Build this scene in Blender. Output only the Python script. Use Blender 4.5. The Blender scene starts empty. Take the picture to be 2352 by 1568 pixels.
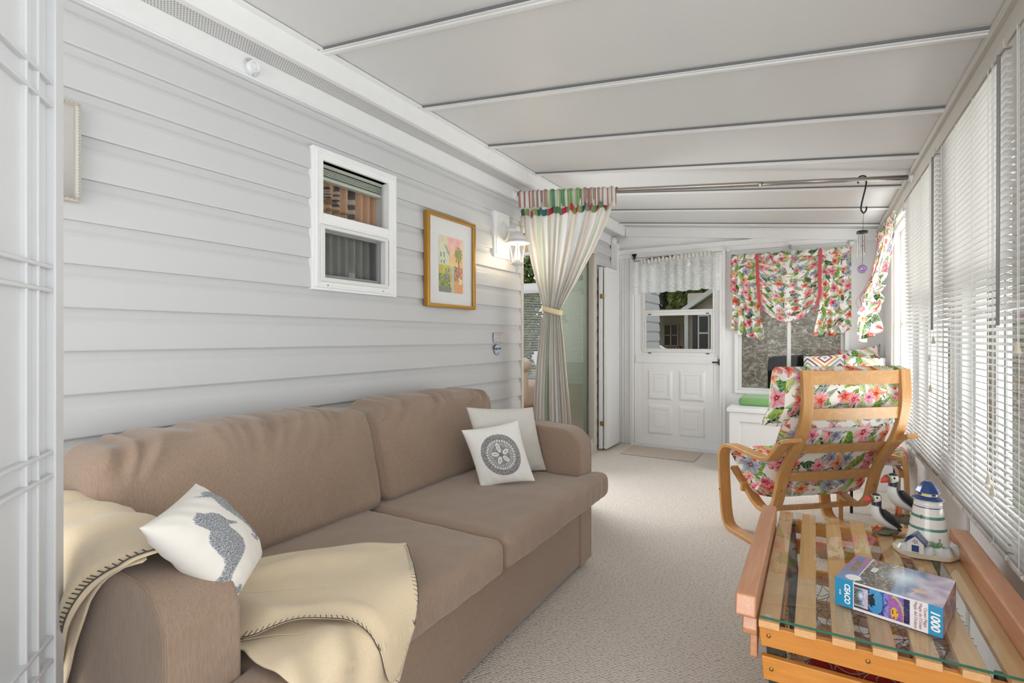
import bpy, math, random
from mathutils import Vector, Matrix, noise
import numpy as np
random.seed(7)
# ------------------------------------------------------------------ camera, world, light, exposure
SC = bpy.context.scene
COL = SC.collection
cam_d = bpy.data.cameras.new('camera'); cam = bpy.data.objects.new('camera', cam_d); COL.objects.link(cam)
FPX = 1200.0
cam_d.sensor_width = 36.0; cam_d.sensor_fit = 'HORIZONTAL'
cam_d.lens = FPX / 2352 * 36
cam_d.shift_y = (776 - 784) / 2352.0
cam_d.clip_start = 0.03; cam_d.clip_end = 200
cam.location = (0, 0, 1.11)
cam.rotation_euler = (math.radians(90), 0, math.atan(696 / 1200.0))
SC.camera = cam
SC.view_settings.view_transform = 'Standard'
SC.view_settings.look = 'None'
SC.view_settings.gamma = 1.0
SC.view_settings.use_curve_mapping = False
SC.view_settings.exposure = 0.50

W = bpy.data.worlds.new('sky'); SC.world = W; W.use_nodes = True
wn = W.node_tree.nodes; wl = W.node_tree.links
bg = wn['Background']
tc = wn.new('ShaderNodeTexCoord'); sx = wn.new('ShaderNodeSeparateXYZ'); cr = wn.new('ShaderNodeValToRGB')
wl.new(tc.outputs['Generated'], sx.inputs[0]); wl.new(sx.outputs['Z'], cr.inputs[0])
cr.color_ramp.elements[0].position = 0.0; cr.color_ramp.elements[0].color = (0.80, 0.80, 0.78, 1)
cr.color_ramp.elements[1].position = 0.5; cr.color_ramp.elements[1].color = (0.90, 0.95, 1.0, 1)
wl.new(cr.outputs[0], bg.inputs[0]); bg.inputs[1].default_value = 0.74

def area(name, loc, rot, sx_, sy_, power, color=(1, 1, 1)):
    l = bpy.data.lights.new(name, 'AREA'); l.shape = 'RECTANGLE'; l.size = sx_; l.size_y = sy_; l.energy = power; l.color = color
    o = bpy.data.objects.new(name, l); COL.objects.link(o); o.location = loc; o.rotation_euler = rot
    return o
R90 = math.pi / 2
# added fill lamps, standing in for daylight at the room's windows and open end
area('fill_near_window', (0.45, -0.15, 1.20), (0, math.radians(96), 0), 1.4, 1.7, 9, (0.97, 0.985, 1.0))  # fill added beside the camera, just inside the right wall
area('fill_side_window', (0.63, 4.35, 1.2), (0, R90, 0), 1.25, .85, 13, (0.98, 0.99, 1.0))  # added outside the far side window to lift the dim end of the room
area('fill_room_end', (-0.75, -1.9, 1.25), (math.radians(94), 0, 0), 2.1, 1.7, 36, (0.97, 0.985, 1.0))  # fill added behind the camera, aimed down the room
area('fill_behind_blinds', (0.95, 2.9, 1.25), (0, R90, 0), 1.7, 5.2, 26, (0.98, 0.99, 1.0))  # added panel outside the blinds that brightens siding and carpet
area('fill_up_from_ground', (1.55, 2.9, -.15), (0, math.radians(123), 0), 1.6, 5.6, 145, (0.98, 0.99, 1.0))  # added panel low outside, aimed up through the slats to brighten the ceiling
area('fill_from_house', (-2.6, 3.95, 1.6), (0, math.radians(-84), 0), 1.3, 1.1, 48, (0.98, 0.985, 1.0))  # added lamp hidden in the house, lighting the far end through the patio door

# ------------------------------------------------------------------ node helpers
class E:
    """a tiny expression language over shader math nodes"""
    T = None
    def __init__(s, sock): s.s = sock
    @staticmethod
    def m(op, *a, clamp=False):
        n = E.T.nodes.new('ShaderNodeMath'); n.operation = op; n.use_clamp = clamp
        for i, x in enumerate(a):
            if isinstance(x, E): E.T.links.new(x.s, n.inputs[i])
            else: n.inputs[i].default_value = float(x)
        return E(n.outputs[0])
    def __add__(s, o): return E.m('ADD', s, o)
    __radd__ = __add__
    def __sub__(s, o): return E.m('SUBTRACT', s, o)
    def __rsub__(s, o): return E.m('SUBTRACT', o, s)
    def __mul__(s, o): return E.m('MULTIPLY', s, o)
    __rmul__ = __mul__
    def __truediv__(s, o): return E.m('DIVIDE', s, o)
    def __lt__(s, o): return E.m('LESS_THAN', s, o)
    def __gt__(s, o): return E.m('GREATER_THAN', s, o)
    def abs(s): return E.m('ABSOLUTE', s)
    def fr(s): return E.m('FRACT', s)
    def sin(s): return E.m('SINE', s)
    def cos(s): return E.m('COSINE', s)

def new_mat(name):
    m = bpy.data.materials.new(name); m.use_nodes = True
    E.T = m.node_tree
    return m, m.node_tree, m.node_tree.nodes['Principled BSDF']
def rgb(c):
    return (c[0], c[1], c[2], 1)
def hexc(h):
    v = [int(h[i:i + 2], 16) / 255 for i in (0, 2, 4)]
    return tuple(x / 12.92 if x <= .04045 else ((x + .055) / 1.055) ** 2.4 for x in v)
def mixc(t, fac, a, b):
    n = t.nodes.new('ShaderNodeMix'); n.data_type = 'RGBA'
    for sock, x in ((n.inputs[0], fac), (n.inputs[6], a), (n.inputs[7], b)):
        if isinstance(x, E): t.links.new(x.s, sock)
        elif hasattr(x, 'is_output'): t.links.new(x, sock)
        elif isinstance(x, tuple): sock.default_value = rgb(x)
        else: sock.default_value = x
    return n.outputs[2]
def objco(t, scale=(1, 1, 1), kind='Object', rot=(0, 0, 0)):
    c = t.nodes.new('ShaderNodeTexCoord'); mp = t.nodes.new('ShaderNodeMapping')
    t.links.new(c.outputs[kind], mp.inputs[0]); mp.inputs['Scale'].default_value = scale; mp.inputs['Rotation'].default_value = rot
    return mp.outputs[0]
def noise_n(t, vec, scale, detail=3, rough=.5, dist=0):
    n = t.nodes.new('ShaderNodeTexNoise'); n.inputs['Scale'].default_value = scale; n.inputs['Detail'].default_value = detail
    n.inputs['Roughness'].default_value = rough; n.inputs['Distortion'].default_value = dist
    if vec is not None: t.links.new(vec, n.inputs['Vector'])
    return n
def ramp(t, fac, stops, interp='LINEAR'):
    r = t.nodes.new('ShaderNodeValToRGB'); r.color_ramp.interpolation = interp
    el = r.color_ramp.elements
    while len(el) < len(stops): el.new(.5)
    for e, (p, c) in zip(el, stops): e.position = p; e.color = rgb(c)
    t.links.new(fac.s if isinstance(fac, E) else fac, r.inputs[0])
    return r.outputs[0]
def bump(t, b, h, strength=.3, dist=.002):
    n = t.nodes.new('ShaderNodeBump'); n.inputs['Strength'].default_value = strength; n.inputs['Distance'].default_value = dist
    t.links.new(h.s if isinstance(h, E) else h, n.inputs['Height']); t.links.new(n.outputs[0], b.inputs['Normal'])
def plain(name, c, rough=.5, metal=0, spec=.5, emit=None, es=0, coat=0, noise_amt=0, nscale=20):
    m, t, b = new_mat(name)
    c = hexc(c) if isinstance(c, str) else c
    b.inputs['Base Color'].default_value = rgb(c); b.inputs['Roughness'].default_value = rough
    b.inputs['Metallic'].default_value = metal; b.inputs['Specular IOR Level'].default_value = spec
    b.inputs['Coat Weight'].default_value = coat
    if emit: b.inputs['Emission Color'].default_value = rgb(emit); b.inputs['Emission Strength'].default_value = es
    n = noise_n(t, objco(t), nscale, 3)
    a = noise_amt if noise_amt else .03
    t.links.new(mixc(t, n.outputs['Fac'], tuple(x * (1 - a) for x in c), tuple(min(1, x * (1 + a)) for x in c)), b.inputs['Base Color'])
    return m
def wood(name, c1, c2, axis=1, scale=1.0, rough=.4, coat=.2):
    m, t, b = new_mat(name)
    s = [22 * scale, 22 * scale, 22 * scale]; s[axis] = 1.6 * scale
    v = objco(t, tuple(s))
    n = noise_n(t, v, 1.0, 4, .6, 1.2)
    fine = noise_n(t, objco(t, tuple(x * 6 for x in s)), 1.0, 2)
    f = E(n.outputs['Fac']) * .75 + E(fine.outputs['Fac']) * .25
    t.links.new(ramp(t, f, [(.3, hexc(c1)), (.52, hexc(c2)), (.7, tuple(x * .93 for x in hexc(c1)))]), b.inputs['Base Color'])
    b.inputs['Roughness'].default_value = rough; b.inputs['Coat Weight'].default_value = coat; b.inputs['Coat Roughness'].default_value = .25
    bump(t, b, f, .08, .001)
    return m
def fabric(name, c1, c2, scale=60, streak=(1, 1, .25), rough=.95, bs=.35, sheen=.3, big=.12):
    m, t, b = new_mat(name)
    n = noise_n(t, objco(t, tuple(scale * x for x in streak)), 5.0, 4, .7)
    n2 = noise_n(t, objco(t), 2.2, 3, .6)
    a, c = hexc(c1), hexc(c2)
    f = E(n.outputs['Fac']) * (1 - big * 2) + E(n2.outputs['Fac']) * big * 2
    t.links.new(ramp(t, f, [(.36, a), (.64, c)]), b.inputs['Base Color'])
    b.inputs['Roughness'].default_value = rough; b.inputs['Sheen Weight'].default_value = sheen; b.inputs['Specular IOR Level'].default_value = .15
    bump(t, b, n.outputs['Fac'], bs, .001)
    return m
def vcol(name, rough=.6, coat=0, spec=.4, bumpn=0, bscale=200, metal=0, sheen=0):
    m, t, b = new_mat(name)
    a = t.nodes.new('ShaderNodeAttribute'); a.attribute_name = 'Col'
    t.links.new(a.outputs['Color'], b.inputs['Base Color'])
    b.inputs['Roughness'].default_value = rough; b.inputs['Coat Weight'].default_value = coat; b.inputs['Specular IOR Level'].default_value = spec
    b.inputs['Coat Roughness'].default_value = .05; b.inputs['Metallic'].default_value = metal; b.inputs['Sheen Weight'].default_value = sheen
    if bumpn:
        n = noise_n(t, objco(t), bscale, 3); bump(t, b, n.outputs['Fac'], bumpn, .001)
    return m
def glass(name, tint=(1, 1, 1), fres=1.45, rough=0.0, base=0.0):
    m = bpy.data.materials.new(name); m.use_nodes = True; t = m.node_tree; t.nodes.clear(); E.T = t
    o = t.nodes.new('ShaderNodeOutputMaterial'); tr = t.nodes.new('ShaderNodeBsdfTransparent'); gl = t.nodes.new('ShaderNodeBsdfGlossy')
    mx = t.nodes.new('ShaderNodeMixShader'); fr = t.nodes.new('ShaderNodeFresnel'); fr.inputs[0].default_value = fres
    tr.inputs[0].default_value = rgb(tint); gl.inputs['Roughness'].default_value = rough
    ge = t.nodes.new('ShaderNodeNewGeometry')
    f = (E(fr.outputs[0]) + base) * (1 - E(ge.outputs['Backfacing']))
    t.links.new(f.s, mx.inputs[0]); t.links.new(tr.outputs[0], mx.inputs[1]); t.links.new(gl.outputs[0], mx.inputs[2]); t.links.new(mx.outputs[0], o.inputs[0])
    return m
def veil(name, c, alpha, pattern=None):
    """thin cloth or screen: part of the light passes between the threads"""
    m = bpy.data.materials.new(name); m.use_nodes = True; t = m.node_tree; t.nodes.clear(); E.T = t
    o = t.nodes.new('ShaderNodeOutputMaterial'); tr = t.nodes.new('ShaderNodeBsdfTransparent'); d = t.nodes.new('ShaderNodeBsdfDiffuse'); tl = t.nodes.new('ShaderNodeBsdfTranslucent')
    mx = t.nodes.new('ShaderNodeMixShader'); m2 = t.nodes.new('ShaderNodeMixShader'); m2.inputs[0].default_value = .35
    d.inputs[0].default_value = rgb(hexc(c)); tl.inputs[0].default_value = rgb(hexc(c))
    t.links.new(d.outputs[0], m2.inputs[1]); t.links.new(tl.outputs[0], m2.inputs[2])
    t.links.new(tr.outputs[0], mx.inputs[1]); t.links.new(m2.outputs[0], mx.inputs[2]); t.links.new(mx.outputs[0], o.inputs[0])
    if pattern == 'lace':
        n = noise_n(t, objco(t, (1, 1, 1), 'UV'), 22, 2, .4, 2.5)
        n2 = noise_n(t, objco(t, (1, 1, 1), 'UV'), 240, 1)
        k = (E(n.outputs['Fac']) - .5).abs() < .035
        f = E.m('MAXIMUM', k, (E(n2.outputs['Fac']) > .52) * .35)
        f = E.m('MINIMUM', f * .35 + alpha, 1.0)
        t.links.new(f.s, mx.inputs[0])
    else: mx.inputs[0].default_value = alpha
    return m

def floral(name, s=1.0, bgc='f4f0ea', transl=0.0, vis=1.0):
    """tropical print: scattered fern leaves, broad leaves and five-petalled blossoms"""
    m, t, b = new_mat(name)
    c = t.nodes.new('ShaderNodeTexCoord'); mp = t.nodes.new('ShaderNodeMapping'); t.links.new(c.outputs['UV'], mp.inputs[0])
    wob = noise_n(t, mp.outputs[0], 38 / s, 2)
    wv = t.nodes.new('ShaderNodeVectorMath'); wv.operation = 'SUBTRACT'; t.links.new(wob.outputs['Color'], wv.inputs[0]); wv.inputs[1].default_value = (.5, .5, .5)
    ws = t.nodes.new('ShaderNodeVectorMath'); ws.operation = 'SCALE'; t.links.new(wv.outputs[0], ws.inputs[0]); ws.inputs['Scale'].default_value = .022 * s
    wa = t.nodes.new('ShaderNodeVectorMath'); wa.operation = 'ADD'; t.links.new(mp.outputs[0], wa.inputs[0]); t.links.new(ws.outputs[0], wa.inputs[1])
    def layer(scale, off):
        va = t.nodes.new('ShaderNodeVectorMath'); va.operation = 'ADD'; t.links.new(wa.outputs[0], va.inputs[0]); va.inputs[1].default_value = (off[0], off[1], 0)
        vo = t.nodes.new('ShaderNodeTexVoronoi'); vo.voronoi_dimensions = '2D'; vo.feature = 'F1'
        vo.inputs['Scale'].default_value = scale / s; vo.inputs['Randomness'].default_value = .55
        t.links.new(va.outputs[0], vo.inputs['Vector'])
        d = t.nodes.new('ShaderNodeVectorMath'); d.operation = 'SUBTRACT'; t.links.new(va.outputs[0], d.inputs[0]); t.links.new(vo.outputs['Position'], d.inputs[1])
        sp = t.nodes.new('ShaderNodeSeparateXYZ'); t.links.new(d.outputs[0], sp.inputs[0])
        sc = t.nodes.new('ShaderNodeSeparateColor'); t.links.new(vo.outputs['Color'], sc.inputs[0])
        x, y = E(sp.outputs[0]), E(sp.outputs[1]); r1, r2, r3 = (E(sc.outputs[i]) for i in range(3))
        a = r1 * 6.283
        ca, sa = a.cos(), a.sin()
        return x * ca + y * sa, y * ca - x * sa, r2, r3
    col = mixc(t, 0.0, hexc(bgc), hexc(bgc))
    # ferns and palm leaves
    for scale, off, L, wid, fq, stops in (
        (9.5, (0, 0), .056, .34, 90, [(0, hexc('7fae45')), (.3, hexc('b5cf6a')), (.6, hexc('3f7d4a')), (.8, hexc('2f6b74'))]),
        (9.0, (3.71, 1.37), .054, .26, 75, [(0, hexc('37704a')), (.35, hexc('9cc25a')), (.7, hexc('24504f')), (.85, hexc('c5c06a'))]),
        (8.5, (7.13, 5.9), .048, .42, 0, [(0, hexc('6f9f3a')), (.4, hexc('a6c75a')), (.75, hexc('2b5a3c'))]),
        (11.0, (2.3, 8.4), .042, .13, 0, [(0, hexc('27484a')), (.4, hexc('d89a4e')), (.7, hexc('4d8f6a'))])):
        lx, ly, r2, r3 = layer(scale, off)
        u = lx / (L * s)
        ay = ly.abs()
        w = (1 - u * u) * (L * s * wid)
        inside = ay < w
        if fq:
            teeth = (((ay * 1.3 - lx) * (fq * 1.6 / s)).fr() < .62)
            rib = ay < (.0016 * s)
            inside = E.m('MULTIPLY', inside, E.m('MAXIMUM', teeth, rib))
        cc = ramp(t, r3, stops, 'CONSTANT')
        sh = mixc(t, (ly > 0) * .45, cc, tuple(x * .25 for x in hexc('5f9f4a')))
        hi = mixc(t, E.m('LESS_THAN', ((lx * (55 / s)) + ay * (60 / s)).fr(), .3) * .35, sh, hexc('dfe6a0'))
        col = mixc(t, inside * vis, col, hi)
    # blossoms
    for scale, off, Rr, pet, stops in (
        (7.2, (5.17, 2.9), .043, 5, [(0, hexc('e0708f')), (.3, hexc('d9542f')), (.52, hexc('ef9aad')), (.72, hexc('e98a4a')), (.88, hexc('6fa9c4'))]),
        (8.3, (1.9, 6.6), .034, 5, [(0, hexc('e8604a')), (.25, hexc('e58fb0')), (.5, hexc('5d9fc0')), (.7, hexc('f0b060')), (.85, hexc('d34f78'))]),
        (15, (9.2, .4), .011, 3, [(0, hexc('e88fa8')), (.4, hexc('4f93a8')), (.7, hexc('d8553f'))])):
        lx, ly, r2, r3 = layer(scale, off)
        th = E.m('ARCTAN2', ly, lx)
        rr = E.m('SQRT', lx * lx + ly * ly)
        lim = (E.m('POWER', (th * (pet / 2)).cos().abs(), .55) * .50 + .50 + (th * (pet * 3)).sin() * .05) * (Rr * s) * (r2 * .5 + .62)
        q = rr / lim
        cc = ramp(t, r3, stops, 'CONSTANT')
        pale = mixc(t, (q - .35) * .9, cc, hexc('f7d9d2'))
        core = mixc(t, q < .28, pale, hexc('a8283a'))
        core = mixc(t, q < .10, core, hexc('f2c14e'))
        vein = mixc(t, (((th * (pet * 1.0)).cos()) > .95) * .5, core, hexc('b0304a'))
        col = mixc(t, (q < 1.0) * vis, col, vein)
    t.links.new(col, b.inputs['Base Color'])
    b.inputs['Roughness'].default_value = .85; b.inputs['Specular IOR Level'].default_value = .2
    n = noise_n(t, objco(t), 900, 1); bump(t, b, n.outputs['Fac'], .15, .0005)
    if transl:
        out = t.nodes['Material Output']; tr = t.nodes.new('ShaderNodeBsdfTranslucent'); mx = t.nodes.new('ShaderNodeMixShader')
        t.links.new(col, tr.inputs[0]); mx.inputs[0].default_value = transl
        t.links.new(b.outputs[0], mx.inputs[1]); t.links.new(tr.outputs[0], mx.inputs[2]); t.links.new(mx.outputs[0], out.inputs[0])
    return m

# ------------------------------------------------------------------ geometry helpers
ORG = {}
class MB:
    def __init__(s): s.v = []; s.f = []; s.uv = []; s.c = []
    def _add(s, vs, fs, uvs=None, cs=None):
        o = len(s.v); s.v += [tuple(v) for v in vs]; s.f += [tuple(i + o for i in f) for f in fs]
        s.uv += uvs if uvs else [(0, 0)] * len(vs)
        s.c += cs if cs else [(1, 1, 1)] * len(vs)
        return s
    def box(s, x0, x1, y0, y1, z0, z1, fn=None, col=None):
        x0, x1 = min(x0, x1), max(x0, x1); y0, y1 = min(y0, y1), max(y0, y1); z0, z1 = min(z0, z1), max(z0, z1)
        vs = [(x, y, z) for z in (z0, z1) for y in (y0, y1) for x in (x0, x1)]
        if fn: vs = [fn(*v) for v in vs]
        fs = [(0, 2, 3, 1), (4, 5, 7, 6), (0, 1, 5, 4), (2, 6, 7, 3), (0, 4, 6, 2), (1, 3, 7, 5)]
        return s._add(vs, fs, None, [col] * 8 if col else None)
    def ring(s, axis, u0, u1, v0, v1, w, d0, d1):
        """mitred rectangular frame; w = (left, right, bottom, top) or one width; d0..d1 along axis"""
        l, r, bo, to = (w,) * 4 if not isinstance(w, tuple) else w
        out = [(u0, v0), (u1, v0), (u1, v1), (u0, v1)]; inn = [(u0 + l, v0 + bo), (u1 - r, v0 + bo), (u1 - r, v1 - to), (u0 + l, v1 - to)]
        vs = []
        for d in (d0, d1):
            for q in out + inn:
                q = list(q); q.insert(axis, d); vs.append(tuple(q))
        fs = []
        for k in range(4):
            j = (k + 1) % 4
            fs += [(k, j, 4 + j, 4 + k), (8 + k, 12 + k, 12 + j, 8 + j), (k, 8 + k, 8 + j, j), (4 + k, 4 + j, 12 + j, 12 + k)]
        return s._add(vs, fs)
    def prism(s, poly, axis, a, b, col=None):
        """poly in the other two axes (in order x,y,z minus axis), extruded from a to b"""
        n = len(poly); vs = []
        for w in (a, b):
            for p in poly:
                q = list(p); q.insert(axis, w); vs.append(tuple(q))
        fs = [tuple(range(n))[::-1], tuple(range(n, 2 * n))] + [(i, (i + 1) % n, n + (i + 1) % n, n + i) for i in range(n)]
        return s._add(vs, fs, None, [col] * (2 * n) if col else None)
    def tube(s, pts, r, n=10, cap=True, col=None, colfn=None, flat=1.0):
        pts = [Vector(p) for p in pts]; m = len(pts); rs = r if isinstance(r, (list, tuple)) else [r] * m
        vs = []; cs = []
        prev = None
        for i, p in enumerate(pts):
            tg = (pts[min(i + 1, m - 1)] - pts[max(i - 1, 0)]).normalized()
            if prev is None:
                up = Vector((0, 0, 1)) if abs(tg.z) < .9 else Vector((1, 0, 0))
                a = tg.cross(up).normalized()
            else: a = (prev - tg * prev.dot(tg)).normalized()
            prev = a; b = tg.cross(a)
            for k in range(n):
                w = 2 * math.pi * k / n
                d = a * math.cos(w) + b * math.sin(w) * flat
                vs.append(tuple(p + d * rs[i]))
                cs.append(colfn(p, d, i / (m - 1)) if colfn else (col or (1, 1, 1)))
        fs = [(i * n + k, i * n + (k + 1) % n, (i + 1) * n + (k + 1) % n, (i + 1) * n + k) for i in range(m - 1) for k in range(n)]
        if cap: fs += [tuple(range(n))[::-1], tuple(range((m - 1) * n, m * n))]
        return s._add(vs, fs, None, cs)
    def lathe(s, prof, cx, cy, n=24, col=None, cols=None, sx=1, sy=1, rot=0, ax=None):
        vs = []; cs = []
        for i, (r, z) in enumerate(prof):
            for k in range(n):
                w = 2 * math.pi * k / n + rot
                p = (cx + r * math.cos(w) * sx, cy + r * math.sin(w) * sy, z)
                vs.append(ax(*p) if ax else p)
                cs.append(cols[i] if cols else (col or (1, 1, 1)))
        m = len(prof)
        fs = [(i * n + k, i * n + (k + 1) % n, (i + 1) * n + (k + 1) % n, (i + 1) * n + k) for i in range(m - 1) for k in range(n)]
        fs += [tuple(range(n))[::-1], tuple(range((m - 1) * n, m * n))]
        return s._add(vs, fs, None, cs)
    def ell(s, c, r, n=16, col=None, colfn=None, fn=None):
        vs = []; cs = []; m = n // 2 + 1
        for i in range(m + 1):
            ph = math.pi * i / m
            for k in range(n):
                w = 2 * math.pi * k / n
                d = (math.sin(ph) * math.cos(w), math.sin(ph) * math.sin(w), math.cos(ph))
                p = (c[0] + d[0] * r[0], c[1] + d[1] * r[1], c[2] + d[2] * r[2])
                vs.append(fn(*p) if fn else p); cs.append(colfn(d) if colfn else (col or (1, 1, 1)))
        fs = [(i * n + k, (i + 1) * n + k, (i + 1) * n + (k + 1) % n, i * n + (k + 1) % n) for i in range(m) for k in range(n)]
        return s._add(vs, fs, None, cs)
    def grid(s, fn, nu, nv, uvf=None, colf=None, flip=False):
        vs = []; uvs = []; cs = []
        for j in range(nv + 1):
            for i in range(nu + 1):
                u, v = i / nu, j / nv
                vs.append(tuple(fn(u, v))); uvs.append(uvf(u, v) if uvf else (u, v)); cs.append(colf(u, v) if colf else (1, 1, 1))
        w = nu + 1
        fs = [(j * w + i, j * w + i + 1, (j + 1) * w + i + 1, (j + 1) * w + i) for j in range(nv) for i in range(nu)]
        if flip: fs = [f[::-1] for f in fs]
        return s._add(vs, fs, uvs, cs)
    def build(s, name, mat, parent=None, smooth=False, bevel=0, solid=0, weld=False, origin=None, subsurf=0, mod=None):
        if parent is not None: org = ORG[parent.name]
        elif origin is not None: org = Vector(origin)
        else:
            xs = [v[0] for v in s.v]; ys = [v[1] for v in s.v]; zs = [v[2] for v in s.v]
            org = Vector(((min(xs) + max(xs)) / 2, (min(ys) + max(ys)) / 2, min(zs)))
        me = bpy.data.meshes.new(name)
        me.from_pydata([tuple(Vector(v) - org) for v in s.v], [], s.f)
        uvl = me.uv_layers.new(name='UVMap')
        li = np.empty(len(me.loops), dtype=np.int32); me.loops.foreach_get('vertex_index', li)
        uva = np.array(s.uv, dtype=np.float32)[li]; uvl.data.foreach_set('uv', uva.ravel())
        if any(c != (1, 1, 1) for c in s.c):
            ca = me.color_attributes.new(name='Col', type='FLOAT_COLOR', domain='POINT')
            arr = np.ones((len(s.c), 4), dtype=np.float32); arr[:, :3] = np.array(s.c, dtype=np.float32)
            ca.data.foreach_set('color', arr.ravel())
        o = bpy.data.objects.new(name, me); COL.objects.link(o)
        for mm in (mat if isinstance(mat, (list, tuple)) else [mat]): me.materials.append(mm)
        if weld:
            w = o.modifiers.new('weld', 'WELD'); w.merge_threshold = 1e-5
        me.validate()
        if smooth: me.polygons.foreach_set('use_smooth', [True] * len(me.polygons))
        if solid:
            md = o.modifiers.new('thickness', 'SOLIDIFY'); md.thickness = solid; md.offset = 0
        if bevel:
            bv = o.modifiers.new('bevel', 'BEVEL'); bv.width = bevel; bv.segments = 2; bv.limit_method = 'ANGLE'; bv.angle_limit = .6
            me.polygons.foreach_set('use_smooth', [True] * len(me.polygons))
            bv.harden_normals = True
        if subsurf:
            ss = o.modifiers.new('subdivision', 'SUBSURF'); ss.levels = subsurf; ss.render_levels = subsurf
        if parent is not None:
            o.parent = parent; o.location = org - ORG[parent.name]
        else: o.location = org
        ORG[o.name] = Vector(org)
        return o
def thing(name, loc, label, cat, group=None, kind=None):
    o = bpy.data.objects.new(name, None); COL.objects.link(o); o.location = loc; o.empty_display_size = .05
    ORG[o.name] = Vector(loc); tag(o, label, cat, group, kind)
    return o
def tag(o, label=None, cat=None, group=None, kind=None):
    if label: o['label'] = label
    if cat: o['category'] = cat
    if group: o['group'] = group
    if kind: o['kind'] = kind
    return o
def struct(o, label=None):
    o['kind'] = 'structure'
    if label: o['label'] = label
    return o
def sroot(name, loc, label=None):
    o = bpy.data.objects.new(name, None); COL.objects.link(o); o.location = loc; ORG[o.name] = Vector(loc); struct(o, label)
    return o
def cr_path(pts, n=8):
    """Catmull-Rom smoothing"""
    P = [Vector(p) for p in pts]; P = [P[0] * 2 - P[1]] + P + [P[-1] * 2 - P[-2]]; out = []
    for i in range(1, len(P) - 2):
        for k in range(n):
            t = k / n; a, b, c, d = P[i - 1], P[i], P[i + 1], P[i + 2]
            out.append(.5 * ((2 * b) + (c - a) * t + (2 * a - 5 * b + 4 * c - d) * t * t + (3 * b - a - 3 * c + d) * t ** 3))
    out.append(P[-2]); return out
def lerp_tab(tab, x):
    if x <= tab[0][0]: return tab[0][1]
    for (a, va), (b, vb) in zip(tab, tab[1:]):
        if x <= b:
            k = (x - a) / (b - a); return va + (vb - va) * k
    return tab[-1][1]
def ss(a, b, x):
    t = max(0, min(1, (x - a) / (b - a))); return t * t * (3 - 2 * t)
def N3(x, y, z): return noise.noise(Vector((x, y, z)))
def rbox(mb, x0, x1, y0, y1, z0, z1, r, n=18, bulge=(0, 0, 0), fn=None, wr=0, wf=8, uvs=None):
    """rounded, slightly puffed block (cushions)"""
    h = Vector(((x1 - x0) / 2, (y1 - y0) / 2, (z1 - z0) / 2)); c = Vector(((x0 + x1) / 2, (y0 + y1) / 2, (z0 + z1) / 2))
    if not isinstance(n, (tuple, list)): n = (n, n, n)
    def pt(p):
        q = Vector((p[0] * h.x, p[1] * h.y, p[2] * h.z))
        inn = Vector([max(-(h[i] - r), min(h[i] - r, q[i])) for i in range(3)])
        d = q - inn
        if d.length > 1e-9: d = d.normalized() * r
        q = inn + d
        fx = (1 - p[1] ** 2) * (1 - p[2] ** 2); fy = (1 - p[0] ** 2) * (1 - p[2] ** 2); fz = (1 - p[0] ** 2) * (1 - p[1] ** 2)
        q += Vector((p[0] * bulge[0] * fx, p[1] * bulge[1] * fy, p[2] * bulge[2] * fz))
        w = q + c
        if wr:
            k = N3(w.x * wf, w.y * wf, w.z * wf) + .5 * N3(w.x * wf * 2.3, w.y * wf * 2.3, w.z * wf * 2.3 + 5)
            w += (d.normalized() if d.length > 1e-9 else Vector((0, 0, 1))) * k * wr
        return fn(w.x, w.y, w.z) if fn else tuple(w)
    def sp(t):  # denser near the edges
        return math.sin((t - .5) * math.pi) * .35 + (t * 2 - 1) * .65
    for ax in range(3):
        o = [i for i in range(3) if i != ax]
        for sg in (-1, 1):
            def f(u, v, ax=ax, o=o, sg=sg):
                p = [0, 0, 0]; p[ax] = sg; p[o[0]] = sp(u); p[o[1]] = sp(v); return pt(p)
            mb.grid(f, n[o[0]], n[o[1]], flip=(sg < 0) ^ (ax == 1), uvf=lambda u, v, o=o: (u * h[o[0]] * 2 + ax * .37, v * h[o[1]] * 2 + ax * .21))
    return mb
def pip(x, y, poly):
    c = False; j = len(poly) - 1
    for i in range(len(poly)):
        xi, yi = poly[i]; xj, yj = poly[j]
        if (yi > y) != (yj > y) and x < (xj - xi) * (y - yi) / (yj - yi) + xi: c = not c
        j = i
    return c
def text_part(name, body, mat, parent, size, origin, xdir, ydir, align='CENTER', extrude=.0003, shear=0, bold=0, xs=1.0, lift=.0006):
    cu = bpy.data.curves.new(name, 'FONT'); cu.body = body; cu.size = size; cu.align_x = align; cu.align_y = 'CENTER'; cu.extrude = extrude; cu.shear = shear; cu.offset = bold; cu.resolution_u = 3
    tmp = bpy.data.objects.new(name, cu); COL.objects.link(tmp)
    bpy.context.view_layer.update()
    me = bpy.data.meshes.new_from_object(tmp.evaluated_get(bpy.context.evaluated_depsgraph_get()))
    bpy.data.objects.remove(tmp)
    X = Vector(xdir).normalized(); Y = Vector(ydir).normalized(); Z = X.cross(Y)
    o0 = Vector(origin) + Z * lift - ORG[parent.name]
    for v in me.vertices: v.co = o0 + X * v.co.x * xs + Y * v.co.y + Z * v.co.z
    me.materials.clear(); me.materials.append(mat)
    o = bpy.data.objects.new(name, me); COL.objects.link(o); o.parent = parent; ORG[o.name] = ORG[parent.name].copy()
    return o

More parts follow.
